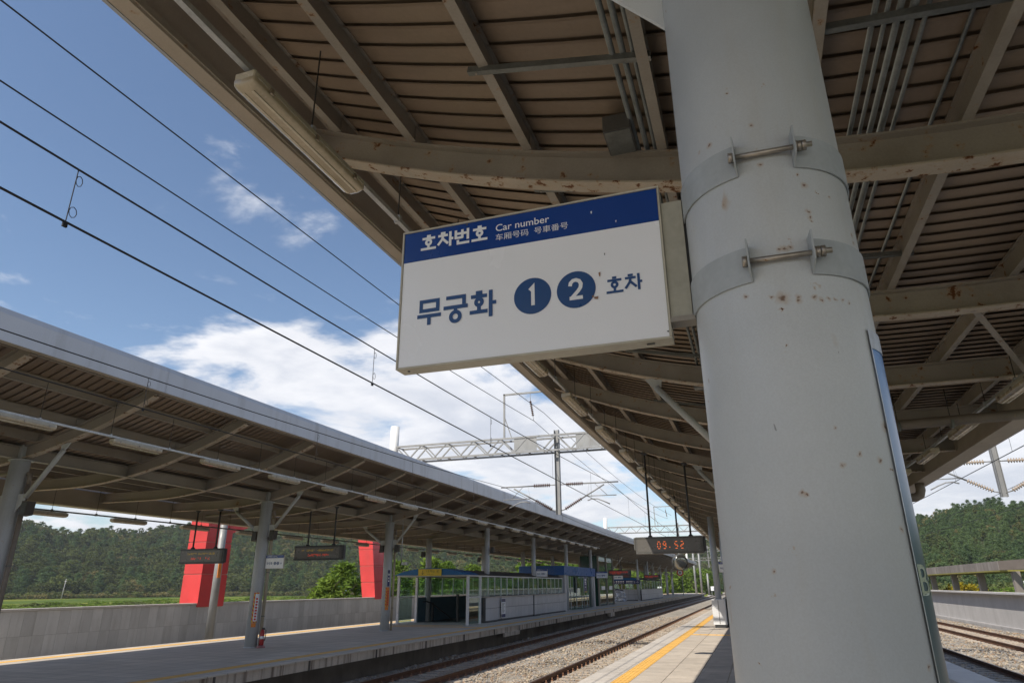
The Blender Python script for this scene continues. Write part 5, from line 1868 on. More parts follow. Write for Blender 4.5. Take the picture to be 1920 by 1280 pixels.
def lowwall(t, xa, ya, xb, yb, z1, pw, name="granite_panel", z0=0.10):
    """low wall clad in two rows of panels from (xa,ya) to (xb,yb); panels face the outside"""
    a, b = Vector((xa, ya, 0)), Vector((xb, yb, 0))
    d = (b - a)
    L = d.length
    d.normalize()
    nrm = Vector((d.y, -d.x, 0))
    n = max(1, round(L / pw))
    w = L / n
    zm = z0 + (z1 - z0) * 0.52
    mb = MB()
    mb.bar(a + Vector((0, 0, (z1) / 2)) - nrm * 0.10, b + Vector((0, 0, z1 / 2)) - nrm * 0.10, 0.14, z1 - 0.002)
    mb.build("wall_core", M['dark_metal'], t)
    for i in range(n):
        for (q0, q1) in ((z0, zm - 0.010), (zm + 0.010, z1 - 0.005)):
            p0, p1 = a + d * (i * w + 0.010), a + d * ((i + 1) * w - 0.010)
            vs = [p0 + nrm * 0.0, p1 + nrm * 0.0, p1 - nrm * 0.028, p0 - nrm * 0.028]
            vs = [(v.x, v.y, q0) for v in vs] + [(v.x, v.y, q1) for v in vs]
            MB().add(vs, [(0, 1, 2, 3), (7, 6, 5, 4), (1, 0, 4, 5), (2, 1, 5, 6), (3, 2, 6, 7), (0, 3, 7, 4)]).build(name, M['granite_light'], t)
    MB().bar(a + Vector((0, 0, z1 + 0.02)) - nrm * 0.08, b + Vector((0, 0, z1 + 0.02)) - nrm * 0.08, 0.26, 0.04).build("wall_cap", M['coping'], t)


def panes(t, x, y0, y1, z0, z1, n, gmat, mull=0.05):
    w = (y1 - y0) / n
    for i in range(n):
        MB().box(x - 0.006, x + 0.006, y0 + i * w + mull / 2, y0 + (i + 1) * w - mull / 2, z0 + 0.02, z1 - 0.02).build("glass_pane", gmat, t)
    for i in range(n + 1):
        MB().box(x - 0.03, x + 0.03, y0 + i * w - mull / 2 + 0.001, y0 + i * w + mull / 2 - 0.001, z0, z1).build("mullion", M['white_frame'], t)


def shelter(y0, y1, label, roofmat):
    t = thing("stair_shelter", ((SX0 + SX1) / 2, y0, 0), label, "shelter", "stair shelters of the opposite platform")
    return t


sh = shelter(31.9, 49.6, "glass stair shelter with vaulted blue roof front and yellow way out board", None)
# entrance frame
for xx, yy in ((SX0, 31.9), (SX1, 31.9), (SX0, 33.9), (SX1, 33.5)):
    MB().box(xx - 0.06, xx + 0.06, yy - 0.05, yy + 0.05, 0.0, 2.2).build("frame_post", M['white_frame'], sh)
MB().box(SX0 - 0.08, SX1 + 0.08, 31.82, 31.98, 2.201, 2.27).build("front_beam", M['white_frame'], sh)
MB().box(SX0 - 0.05, SX0 + 0.05, 31.99, 49.6, 2.201, 2.265).build("side_beam", M['white_frame'], sh)
MB().box(SX1 - 0.05, SX1 + 0.05, 31.99, 49.6, 2.201, 2.265).build("side_beam", M['white_frame'], sh)


def vault(ya, yb, z0, h, x0, x1, n=14, th=0.0):
    vs, fs = [], []
    for yy in (ya, yb):
        for i in range(n + 1):
            q = i / n
            vs.append((x0 + (x1 - x0) * q, yy, z0 + h * math.sin(PI * q) ** 0.75))
    for i in range(n):
        fs.append((i, i + 1, n + 2 + i, n + 1 + i))
    return vs, fs


vs, fs = vault(33.2, 49.6, 2.27, 0.30, SX0 - 0.08, SX1 + 0.08)
MB().add(vs, fs, True).build("vault_roof", M['dark_roof'], sh)
vs, fs = vault(31.6, 33.2, 2.272, 0.33, SX0 - 0.10, SX1 + 0.10)
n = 15
MB().add(vs, fs, True).build("vault_front", M['blue_roof'], sh)
MB().add(vs[:15] + [(SX1 + 0.10, 31.6, 2.272), (SX0 - 0.10, 31.6, 2.272)], [tuple(range(14, -1, -1))]).build("vault_gable", M['blue_roof'], sh)
yb_ = MB().box(-15.80, -14.56, 31.50, 31.56, 2.24, 2.55).build("way_out_board", M['yellow_sign'], sh)
print_text("out", M['ink_black'], yb_, (-15.80, 31.498, 2.24), (1, 0, 0), (0, 0, 1), 0.45, 1.12, 0.15, 0.27)
print_text("way", M['ink_black'], yb_, (-15.80, 31.498, 2.24), (1, 0, 0), (0, 0, 1), 0.46, 0.86, 0.05, 0.105)
MB().bar((-15.56, 31.495, 2.50), (-15.56, 31.495, 2.32), 0.018, 0.003, (0, 1, 0)).build("arrow_shaft", M['ink_black'], yb_)
MB().add([(-15.66, 31.4945, 2.385), (-15.56, 31.4945, 2.295), (-15.46, 31.4945, 2.385), (-15.56, 31.4945, 2.33)], [(0, 1, 3), (1, 2, 3)]).build("arrow_head", M['ink_black'], yb_)
panes(sh, SX1, 33.6, 49.5, 1.26, 2.19, 16, M['clear_glass'])
panes(sh, SX0, 34.0, 49.5, 1.26, 2.19, 10, M['clear_glass'])
for xx in (SX0, SX1):
    MB().box(xx - 0.006, xx + 0.006, 32.0, 33.4, 1.27, 2.16).build("glass_pane", M['clear_glass'], sh)
    MB().box(xx - 0.006, xx + 0.006, 32.0, 33.4, 0.05, 1.21).build("glass_pane", M['clear_glass'], sh)
    MB().box(xx - 0.03, xx + 0.03, 31.96, 33.5, 1.215, 1.265).build("transom", M['white_frame'], sh)
lowwall(sh, -13.20, 34.0, -13.20, 42.3, 1.20, 0.58)
lowwall(sh, -13.20, 43.0, -13.20, 50.0, 1.20, 0.58)
lowwall(sh, -13.12, 33.9, -13.12, 35.6, 1.20, 0.56)
lowwall(sh, -13.12, 42.2, -13.12, 43.4, 1.20, 0.56)
MB().box(SX0 - 0.1, SX0 + 0.05, 34.0, 50.0, 0, 1.2).build("back_wall", M['stair_dark'], sh)
MB().box(SX0 + 0.051, SX1 - 0.05, 49.55, 49.7, 0, 2.2).build("end_wall", M['stair_dark'], sh)
MB().box(SX1 - 0.05, SX1 + 0.02, 34.0, 49.5, 0.0, 1.19).build("inner_wall", M['stair_dark'], sh)
tag(MB().box(SX0 + 0.06, SX1 - 0.06, 34.2, 49.5, 0.003, 0.006).build("stairwell_shade_sheet", M['ink_black'], sh))  # flat black sheet standing in for the shade down the stairwell
for xx in (-16.55, -15.1):
    MB().box(xx - 0.06, xx + 0.06, 34.8, 34.9, 0, 0.95 if xx < -16 else 1.35).build("rail_post", M['ink_black'], sh)
MB().path([(-16.95, 34.5, 0.98), (-16.75, 34.5, 1.0), (-16.55, 34.7, 0.92), (-16.1, 35.6, 0.35), (-15.95, 36, 0.1)], 0.035, 8).build("handrail", M['ink_black'], sh)
nb = MB().box(-13.098, -13.09, 36.1, 36.75, 0.16, 1.12).build("notice_board", M['ink_white'], sh)
MB().box(-13.089, -13.086, 36.12, 36.73, 0.94, 1.10).build("notice_header", M['navy'], nb)
MB().box(-13.089, -13.086, 36.12, 36.73, 0.18, 0.34).build("notice_footer", M['navy'], nb)
for i in range(9):
    MB().box(-13.089, -13.087, 36.20, 36.20 + 0.30 + 0.15 * ((i * 7) % 3) / 2, 0.40 + i * 0.058, 0.42 + i * 0.058).build("text_line", M['display_case'], nb)

# lift lobby with blue fascia
lb = thing("lift_lobby", (-15.2, 50.5, 0), "glass lift lobby with a deep blue fascia and white pillars", "lobby")
MB().box(-16.9, -13.38, 50.5, 61.2, 2.48, 3.14).build("fascia_box", M['blue_fascia'], lb)
for (xa, xb, ya, yb2) in ((-13.9, -13.42, 50.75, 51.25), (-13.9, -13.42, 60.5, 61.0), (-16.8, -16.4, 50.75, 51.25), (-16.8, -16.4, 60.5, 61.0)):
    for (z0, z1) in ((0.0, 1.24), (1.25, 2.479)):
        MB().box(xa, xb, ya, yb2, z0, z1).build("pillar_cladding", M['granite_light'], lb)
panes(lb, -13.62, 51.3, 60.45, 0.05, 2.45, 5, M['green_glass'])
panes(lb, -16.6, 51.3, 60.45, 0.05, 2.45, 5, M['green_glass'])
MB().box(-16.4, -13.95, 61.2, 61.4, 0, 2.4).build("rear_glass_wall", M['green_dark'], lb)
pb = thing("poster_board", (-13.25, 55.6, 0), "narrow dark poster board on a post in front of the lobby glass", "board")
MB().tube((-13.2, 55.8, 0), (-13.2, 55.8, 2.45), 0.03, 8).build("post", M['galv'], pb)
MB().box(-13.22, -13.17, 55.85, 56.9, 1.2, 2.4).build("board", M['navy'], pb)
MB().box(-13.169, -13.166, 55.9, 56.85, 1.24, 1.30).build("yellow_line", M['yellow_sign'], pb)
for i, (a, b) in enumerate(((2.12, 2.26), (1.95, 2.06), (1.82, 1.90), (1.60, 1.66))):
    MB().box(-13.169, -13.166, 56.1, 56.6 - 0.1 * (i % 2), a, b).build("text_line", M['ink_white'], pb)

# lift shaft
ls = thing("lift_shaft", (-14.4, 64, 0), "dark green glass lift shaft rising beside the lobby", "lift")
MB().box(-15.3, -13.65, 63.5, 70.3, 0, 4.30).build("core", M['green_dark'], ls)
for (xx, yy) in ((-15.35, 63.45), (-13.6, 63.45), (-13.6, 67.0), (-13.6, 70.3)):
    MB().box(xx - 0.07, xx + 0.07, yy - 0.06, yy + 0.06, 0, 4.35).build("frame_post", M['steel_far'], ls)
for i, (ya, yb2) in enumerate(((63.55, 66.9), (67.1, 70.2))):
    for (z0, z1) in ((0.1, 1.35), (1.5, 2.4), (2.5, 3.4), (3.5, 4.2)):
        MB().box(-13.64, -13.61, ya, yb2, z0, z1).build("glass_pane", M['green_glass'], ls)
    MB().box(-13.60, -13.59, ya + 1.0, ya + 2.6, 1.36, 1.49 + 0.2).build("white_label", M['ink_white'], ls)

# far shelter
fsx = shelter(84, 106, "far stair shelter with low granite walls and a navy direction board", None)
lowwall(fsx, SX0 - 0.1, 86.0, -13.3, 86.0, 1.25, 0.75)
lowwall(fsx, -13.25, 86.0, -13.25, 106.0, 1.25, 1.1)
panes(fsx, SX1, 86.2, 105.5, 1.31, 2.3, 8, M['clear_glass'], 0.08)
for i in range(9):
    xx = SX0 + (SX1 - SX0) * i / 8
    MB().box(xx - 0.03, xx + 0.03, 86.0, 86.06, 1.30, 2.3).build("mullion", M['white_frame'], fsx)
for i in range(8):
    xx = SX0 + (SX1 - SX0) * i / 8
    MB().box(xx + 0.04, xx + 0.43, 86.02, 86.035, 1.32, 2.28).build("glass_pane", M['clear_glass'], fsx)
vs, fs = vault(85.7, 106, 2.32, 0.36, SX0 - 0.15, SX1 + 0.15)
MB().add(vs, fs, True).build("vault_roof", M['dark_roof'], fsx)
MB().add(vs[:15], [tuple(range(14, -1, -1))]).build("vault_gable", M['blue_roof'], fsx)
nbd = thing("direction_board", (-15.2, 85.2, 1.95), "long navy direction board hung in front of the far shelter", "sign")
MB().box(-17.1, -13.25, 85.2, 85.3, 1.88, 2.32).build("board", M['navy'], nbd)
print_text("dir1", M['ink_white'], nbd, (-17.1, 85.198, 1.88), (1, 0, 0), (0, 0, 1), 0.12, 0.75, 0.12, 0.34)
print_text("dir2", M['ink_white'], nbd, (-17.1, 85.198, 1.88), (1, 0, 0), (0, 0, 1), 3.05, 3.7, 0.12, 0.34)
for i in range(8):
    a = -16.15 + i * 0.27 if i < 4 else -14.9 + (i - 4) * 0.20
    MB().box(a, a + 0.17, 85.196, 85.199, 2.10, 2.24).build("text_block", M['ink_white'], nbd)
    MB().box(a, a + 0.14, 85.196, 85.199, 1.98, 2.03).build("text_block", M['ink_white'], nbd)

# machine wrapped in tarpaulin
tp_ = thing("wrapped_machine", (-15.3, 83, 0), "bulky machine wrapped in a crumpled silver tarpaulin before the far shelter", "tarpaulin")
rr = random.Random(5)
vs, fs = [], []
nx, nz = 22, 14
for j in range(nz + 1):
    q = j / nz
    for i in range(nx):
        a = 2 * PI * i / nx
        k = 1.0 - 0.25 * q - (0.55 * max(0, q - 0.85) / 0.15)
        fold = 1 + 0.09 * math.sin(a * 5 + q * 6) + 0.06 * math.sin(a * 9 - q * 9 + 1) + rr.uniform(-0.03, 0.03)
        vs.append((-15.4 + 0.85 * k * fold * math.cos(a), 82.6 + 0.6 * k * fold * math.sin(a), 1.42 * q * (1 - 0.1 * math.sin(a * 2) ** 2)))
for j in range(nz):
    for i in range(nx):
        i2 = (i + 1) % nx
        fs.append((j * nx + i, j * nx + i2, (j + 1) * nx + i2, (j + 1) * nx + i))
fs.append(tuple(nz * nx + i for i in range(nx)))
MB().add(vs, fs).build("tarpaulin_sheet", M['tarp'], tp_)
MB().path([(-15.4 + 0.86 * math.cos(i * PI / 8), 82.6 + 0.62 * math.sin(i * PI / 8), 0.5 + 0.05 * math.sin(i)) for i in range(17)], 0.015, 5).build("rope", M['ink_white'], tp_)

# stair enclosure of the near platform, mostly behind the big column
nw = thing("stair_enclosure", (0.1, 33, 0), "white panelled cabinet end of the near platform's stair wall, at the slim post", "enclosure")
MB().bbox(-1.98, -1.42, 32.4, 33.1, 0.13, 1.15, 0.01).build("end_box", M['white_frame'], nw)
MB().box(-1.93, -1.47, 32.45, 33.05, 0.0, 0.129).build("plinth", M['dark_metal'], nw)
MB().box(-1.72, -1.70, 32.392, 32.399, 0.16, 1.12).build("panel_joint", M['display_case'], nw)
MB().box(-1.30, -1.20, 32.2, 32.3, 0.0, 2.3).build("frame_post", M['white_frame'], nw)
lowwall(nw, 1.9, 33.2, 1.9, 50, 1.15, 0.8)
lowwall(nw, -1.5, 50, -1.5, 33.2, 1.15, 0.8)
MB().box(-1.25, 1.9, 32.2, 50, 2.3, 2.42).build("shelter_roof", M['dark_roof'], nw)
panes(nw, -1.25, 33.2, 50, 1.2, 2.28, 8, M['clear_glass'])

# ================================================================== FITTINGS ON THE OPPOSITE COLUMNS


def speaker(x, y, z, s, label):
    t = thing("loudspeaker", (x, y, z), label, "loudspeaker", "loudspeakers on the columns")
    sx = s
    MB().prism([(x - 0.09, z - 0.15), (x + 0.09, z - 0.13), (x + 0.11, z + 0.15), (x - 0.07, z + 0.16)], 'y', y - 0.10, y + 0.08).build("case", M['speaker'], t)
    MB().box(x - 0.07, x + 0.08, y - 0.104, y - 0.1005, z - 0.12, z + 0.12).build("grille", M['dark_metal'], t)
    MB().tube((x - sx * 0.09, y + 0.05, z), (x - sx * 0.20, y + 0.08, z), 0.015, 6).build("bracket", M['dark_metal'], t)
    return t


for (x, y, z, s, lab) in ((-14.55, YC_L, 3.35, 1, "tilted dark loudspeaker on the column at the picture's left edge"),
                          (-15.40, YC_L + 3 * BAY, 3.32, -1, "dark loudspeaker on the display side of the extinguisher column"),
                          (-14.72, YC_L + 3 * BAY, 3.34, 1, "dark loudspeaker above the small car number sign"),
                          (-15.42, YC_L + 6 * BAY, 3.30, -1, "dark loudspeaker on the shelter column, facing the red portal"),
                          (-14.70, YC_L + 6 * BAY, 3.30, 1, "dark loudspeaker on the shelter column, facing the track"),
                          (-17.35, YC_L + 9 * BAY - 0.4, 3.4, -1, "dark loudspeaker on the slim column behind the yellow board"),
                          (-17.35, YC_L + 12 * BAY - 0.4, 3.4, -1, "dark loudspeaker on the second slim column behind the shelter"),
                          (-13.25, YC_L + 9 * BAY - 0.4, 3.55, 1, "dark loudspeaker on the slim track-side column of the shelter")):
    speaker(x, y, z, s, lab)


def downpipe(x, y, label, top=3.9, mat='pipe_beige'):
    t = thing("downpipe", (x, y, 0), label, "pipe", "downpipes beside the columns")
    MB().tube((x, y, 0.02), (x, y, top), 0.05, 12).build("pipe", M[mat], t)
    for z in (0.9, 2.2, 3.3):
        MB().lathe([(0.058, -0.012), (0.058, 0.012)], (x, y, z), 12).build("strap", M['galv_dark'], t)
    MB().path([(x, y, top - 0.01), (x, y, top + 0.2), (x - 0.3, y, top + 0.3), (x - 2.8, y, top + 0.16)], 0.05, 10).build("elbow", M['pipe_dark'], t)
    return t


downpipe(-14.84, YC_L + 3 * BAY + 0.1, "beige downpipe beside the extinguisher column")
downpipe(-14.84, YC_L + 6 * BAY + 0.1, "thin beige downpipe beside the shelter column")
downpipe(-14.84, YC_L + 0.1, "dark downpipe beside the column at the picture's edge", mat='pipe_dark')


def stripes_mat():
    m, nt, b = principled("hazard_stripe_board")
    v = ncoords(nt, (9, 9, 9), False)
    w = nt.nodes.new("ShaderNodeTexWave")
    w.bands_direction = 'DIAGONAL'
    w.inputs["Scale"].default_value = 0.55
    nt.links.new(v, w.inputs["Vector"])
    c = nmix(nt, nmath(nt, 'GREATER_THAN', w.outputs["Fac"], 0.5), (0.62, 0.05, 0.03), (0.72, 0.48, 0.04))
    nt.links.new(c, b.inputs["Base Color"])
    b.inputs["Roughness"].default_value = 0.45
    return m


M['stripes'] = stripes_mat()


def hazard_board(x, y, z0, h, label, white):
    t = thing("hazard_board", (x, y, z0), label, "board", "hazard boards on the columns")
    ang = 0.75
    R_ = 0.215

    def arc(r, a0, a1, za, zb__, n=6):
        vs, fs = [], []
        for i in range(n + 1):
            a = a0 + (a1 - a0) * i / n
            for q in (za, zb__):
                vs.append((x + math.sin(a) * r, y - math.cos(a) * r, q))
        for i in range(n):
            fs.append((i * 2, i * 2 + 2, i * 2 + 3, i * 2 + 1))
        return MB().add(vs, fs, True)
    arc(R_, 0.35, 1.15, z0, z0 + h).build("striped_back", M['stripes'], t)
    arc(R_ + 0.004, 0.58, 1.12, z0 + 0.04, z0 + h - 0.04).build("centre_panel", M['ink_white'] if white else M['orange_board'], t)
    n = int((h - 0.12) / 0.085)
    for i in range(n):
        arc(R_ + 0.007, 0.70, 0.98, z0 + 0.07 + i * 0.085, z0 + 0.125 + i * 0.085, 2).build("red_glyph", M['ink_red'], t)
    arc(R_, 0.40, 1.05, z0 - 0.13, z0 - 0.01).build("orange_tab", M['orange_board'], t)
    return t


hazard_board(-15.10, YC_L + 3 * BAY, 0.72, 0.88, "red and yellow striped warning board on the extinguisher column", True)
hazard_board(-15.10, YC_L + 6 * BAY, 0.95, 0.78, "orange striped warning board on the shelter column", False)
nv = thing("navy_strip", (-15.1, YC_L + 6 * BAY, 1.75), "narrow navy information strip on the shelter column, above its warning board", "board")
vs, fs = [], []
for i in range(5):
    a = 0.62 + 0.5 * i / 4
    for q in (1.76, 2.42):
        vs.append((-15.1 + math.sin(a) * 0.2, YC_L + 6 * BAY - math.cos(a) * 0.2, q))
for i in range(4):
    fs.append((i * 2, i * 2 + 2, i * 2 + 3, i * 2 + 1))
MB().add(vs, fs).build("strip", M['navy'], nv)
for i, (z0_, z1_) in enumerate(((2.2, 2.28), (2.06, 2.12), (1.95, 2.0))):
    MB().box(-15.1 + 0.147, -15.1 + 0.19, YC_L + 6 * BAY - 0.16, YC_L + 6 * BAY - 0.145, z0_, z1_).build("white_glyph", M['ink_white'], nv)

ex = thing("fire_extinguisher", (-14.72, YC_L + 3 * BAY + 0.02, 0), "red fire extinguisher on a stand at the foot of the column", "extinguisher")
ex_c = (-14.72, YC_L + 3 * BAY + 0.02)
MB().lathe([(0.13, 0.0), (0.12, 0.04), (0.08, 0.07)], (*ex_c, 0.001), 16).build("stand", surf("pink_stand", (0.34, 0.16, 0.17), 0.5), ex)
MB().lathe([(0.06, 0.07), (0.07, 0.10), (0.07, 0.42), (0.05, 0.49), (0.03, 0.52)], (*ex_c, 0.001), 16).build("cylinder", M['red'], ex)
MB().lathe([(0.0715, 0.25), (0.0715, 0.33)], (*ex_c, 0.001), 16).build("label_band", M['ink_white'], ex)
MB().bbox(ex_c[0] - 0.03, ex_c[0] + 0.07, ex_c[1] - 0.015, ex_c[1] + 0.015, 0.52, 0.57, 0.005).build("handle", M['ink_black'], ex)
MB().path([(ex_c[0] + 0.03, ex_c[1], 0.54), (ex_c[0] + 0.12, ex_c[1], 0.5), (ex_c[0] + 0.13, ex_c[1], 0.3), (ex_c[0] + 0.10, ex_c[1], 0.2)], 0.012, 6).build("hose", M['ink_black'], ex)
ct = thing("cctv_camera", (-14.4, YC_L + 6 * BAY, 2.6), "small camera on a hanging bracket next to the shelter column", "camera")
MB().tube((-14.45, YC_L + 6 * BAY, 2.75), (-14.45, YC_L + 6 * BAY, 4.5), 0.025, 8).build("drop_pole", M['galv'], ct)
MB().bbox(-14.42, -14.18, YC_L + 6 * BAY - 0.06, YC_L + 6 * BAY + 0.06, 2.62, 2.74, 0.01).build("housing", M['galv'], ct)
MB().path([(-14.45, YC_L + 6 * BAY, 2.76), (-14.5, YC_L + 6 * BAY, 2.6), (-14.4, YC_L + 6 * BAY, 2.48), (-14.3, YC_L + 6 * BAY, 2.55)], 0.018, 6).build("cable_loop", M['ink_black'], ct)

# distant platform end: speed board, posts, white boxes
sb = thing("round_track_sign", (-14.0, 150, 0), "small round red-rimmed track sign on a post at the platform's end", "sign")
MB().tube((-13.1, 135, 0), (-13.1, 135, 3.3), 0.06, 8).build("post", M['mast'], sb)
MB().lathe([(0.62, 0.0), (0.62, 0.04)], (-13.4, 134.9, 3.9), 24, (0, -1, 0)).build("red_rim", M['ink_red'], sb)
MB().lathe([(0.40, 0.0), (0.40, 0.01)], (-13.4, 134.855, 3.9), 24, (0, -1, 0)).build("white_face", M['ink_white'], sb)
MB().lathe([(0.16, 0.0), (0.16, 0.01)], (-13.4, 134.842, 3.9), 16, (0, -1, 0)).build("dark_mark", M['ink_black'], sb)
for i, (x, y, h) in enumerate(((-12.6, 158, 10.0), (-11.4, 158, 10.8), (-9.0, 176, 8.2), (-6.6, 172, 9.6), (-10.6, 168, 5.0))):
    p_ = thing("mast_post", (x, y, -0.8), "pale steel post beyond the platforms, " + ORD[i] + " of five", "post", "pale posts beyond the platforms")
    MB().lathe([(0.24, 0), (0.20, h)], (x, y, -0.8), 12).build("shaft", M['mast'], p_)
    MB().lathe([(0.4, 0), (0.4, 0.3)], (x, y, -0.8), 12).build("foot", M['concrete'], p_)
for i, (x, y) in enumerate(((-9.2, 165), (-5.6, 165))):
    p_ = thing("track_board", (x, y, 0), "small white board at the end of the tracks, " + ORD[i] + " of two", "board", "white boards beyond the platforms")
    MB().box(x - 0.75, x + 0.75, y, y + 0.1, 0.5, 1.4).build("panel", M['ink_white'], p_)
    for s in (-0.6, 0.6):
        MB().box(x + s - 0.05, x + s + 0.05, y + 0.11, y + 0.2, -0.8, 1.3).build("leg", M['mast'], p_)

# ================================================================== VEGETATION


def leaf_tuft(mb, c, n, spread, size, rnd, narrow=0.5, up=0.0):
    for _ in range(n):
        d = Vector((rnd.gauss(0, 1), rnd.gauss(0, 1), rnd.gauss(0, 0.8)))
        p = c + Vector((d.x * spread.x, d.y * spread.y, d.z * spread.z)) * 0.55
        a = Vector((rnd.uniform(-1, 1), rnd.uniform(-1, 1), rnd.uniform(-0.6, 0.6) + up)).normalized()
        b = a.cross(Vector((rnd.uniform(-1, 1), rnd.uniform(-1, 1), rnd.uniform(-1, 1)))).normalized()
        s = size * rnd.uniform(0.6, 1.3)
        mb.add([p - a * s, p + b * s * narrow, p + a * s, p - b * s * narrow], [(0, 1, 2, 3)])


def crown_mesh(seed, kind, h, r, tufts, per, leaf):
    """leafy crown of clumps arranged in tiers (pine) or a lumpy dome (broadleaf)"""
    rnd = random.Random(seed)
    mb = MB()
    for i in range(tufts):
        if kind == 'pine':
            z = rnd.random() ** 0.8
            rad = r * (1 - z) ** 0.75 * (0.55 + 0.45 * rnd.random()) + 0.1
            a = rnd.uniform(0, 2 * PI)
            c = Vector((rad * math.cos(a), rad * math.sin(a), h * (0.18 + 0.8 * z) - 0.06 * rad))
            sp = Vector((r * 0.22, r * 0.22, r * 0.10))
        elif kind == 'cone':
            z = rnd.random()
            rad = r * (1 - 0.86 * z) * (0.7 + 0.3 * rnd.random())
            a = rnd.uniform(0, 2 * PI)
            c = Vector((rad * math.cos(a), rad * math.sin(a), h * (0.04 + 0.94 * z)))
            sp = Vector((r * 0.2, r * 0.2, r * 0.3))
        else:
            while True:
                d = Vector((rnd.uniform(-1, 1), rnd.uniform(-1, 1), rnd.uniform(-0.7, 1)))
                if 0.35 < d.length < 1:
                    break
            d = d.normalized() * (0.72 + 0.28 * rnd.random()) * (1 + 0.16 * math.sin(d.x * 5 + seed) * math.sin(d.y * 4 + 1))
            c = Vector((d.x * r, d.y * r, h * 0.58 + d.z * h * 0.42))
            sp = Vector((r * 0.20, r * 0.20, r * 0.15))
        leaf_tuft(mb, c, per, sp, leaf, rnd, 0.5 if kind != 'pine' else 0.28, 0.2)
    return mb


def forest_source(name, seed, kind, h, r, tufts, per, leaf, mat):
    mb = crown_mesh(seed, kind, h, r, tufts, per, leaf)
    mb.path([(0, 0, -0.5), (0.1, 0, h * 0.4), (0, 0.1, h * 0.8)], 0.1, 5, [0.17, 0.12, 0.04])
    me = mb.mesh(name, [mat])
    return bpy.data.objects.new(name, me)


# sources are picked in name order
fsrc = [forest_source("a_hill_tree", 21, 'broad', 7.5, 3.4, 75, 13, 0.42, M['leaf_dark']),
        forest_source("b_hill_tree", 22, 'broad', 8.5, 3.1, 75, 13, 0.40, M['leaf_mid']),
        forest_source("c_hill_tree", 23, 'pine', 9.0, 2.9, 80, 13, 0.42, M['leaf_pine']),
        forest_source("d_hill_tree", 24, 'pine', 8.0, 3.3, 80, 13, 0.42, M['leaf_pine']),
        forest_source("e_hill_tree", 25, 'broad', 7.0, 3.2, 70, 13, 0.40, M['leaf_olive'])]
rf = random.Random(12)
pts = []
for (a0, a1) in ((-64, -14), (-14, 9), (9, 24)):
    a = a0
    while a < a1:
        rr_, rb_ = lerp_tab(RIDGE_R, a), lerp_tab(BASE_R, a)
        r = rb_
        while r < rr_ * 1.06:
            az = a + rf.uniform(-0.5, 0.5) * 4.0 / r * 57.3
            q = r + rf.uniform(-1.5, 1.5)
            z = hill_z(az, q)
            right = a > 5
            u = rf.random()
            if right:
                k = 2 if u < 0.5 else 3 if u < 0.8 else 0 if u < 0.93 else 4
            else:
                k = 0 if u < 0.36 else 1 if u < 0.6 else 2 if u < 0.84 else 4 if u < 0.93 else 3
            s = (0.34 + 0.46 * rf.random() ** 1.5) * (0.74 if right else 1.30)
            pts.append((q * math.sin(math.radians(az)), q * math.cos(math.radians(az)), z - 0.4, (s * rf.uniform(0.9, 1.15), s * rf.uniform(0.9, 1.15), s), rf.uniform(0, 6.28), rf.uniform(-0.05, 0.05), k))
            r += 4.0 if not right else 2.5
        a += 3.0 / (0.5 * (rr_ + rb_)) * 57.3 * (1.3 if a < 5 else 0.8)
scatter("hillside_forest", pts, fsrc, "dense mixed forest covering the hillsides behind the station", "forest")

# ragged undergrowth along the foot of the hills and by the wall beyond the tracks
usrc = [forest_source("a_shrub", 41, 'broad', 2.0, 1.5, 26, 12, 0.22, M['leaf_mid']), forest_source("b_shrub", 42, 'broad', 1.6, 1.6, 26, 12, 0.22, M['leaf_olive']), forest_source("c_shrub", 43, 'broad', 2.4, 1.4, 26, 12, 0.22, M['leaf_bright'])]
pts = []
for i in range(1300):
    az = rf.uniform(-62, -14)
    rb_ = lerp_tab(BASE_R, az)
    r = rb_ - rf.random() ** 2 * 14
    s = rf.uniform(0.5, 1.3)
    pts.append((r * math.sin(math.radians(az)), r * math.cos(math.radians(az)), -1.6, (s, s, s * rf.uniform(0.5, 1.0)), rf.uniform(0, 6.28), 0, 0 if rf.random() < 0.6 else 1))
for i in range(900):
    az = rf.uniform(9.5, 21)
    r = rf.uniform(96, 168)
    s = rf.uniform(0.8, 1.6)
    pts.append((r * math.sin(math.radians(az)), r * math.cos(math.radians(az)), -1.6, (s, s, s * rf.uniform(0.7, 1.1)), rf.uniform(0, 6.28), 0, 1 if rf.random() < 0.7 else 0))
for i in range(700):
    x, y = rf.uniform(14.6, 32), rf.uniform(44, 108)
    s = rf.uniform(0.25, 0.6)
    pts.append((x, y, -0.9 + 0.05 * (x - 14), (s * 1.4, s * 1.4, s), rf.uniform(0, 6.28), 0, 2))
for i in range(240):
    x, y = rf.uniform(-130, -60), rf.uniform(60, 200)
    s = rf.uniform(0.3, 0.8)
    pts.append((x, y, -1.5, (s * 2.4, s * 2.4, s * 0.6), rf.uniform(0, 6.28), 0, rf.choice((0, 2, 2))))
scatter("undergrowth", pts, usrc, "ragged undergrowth and low shrubs along the foot of the hills", "undergrowth")
MB().box(14.5, 40, 20, 120, -1.44, -0.9).build("ground", M['field'])['kind'] = 'structure'


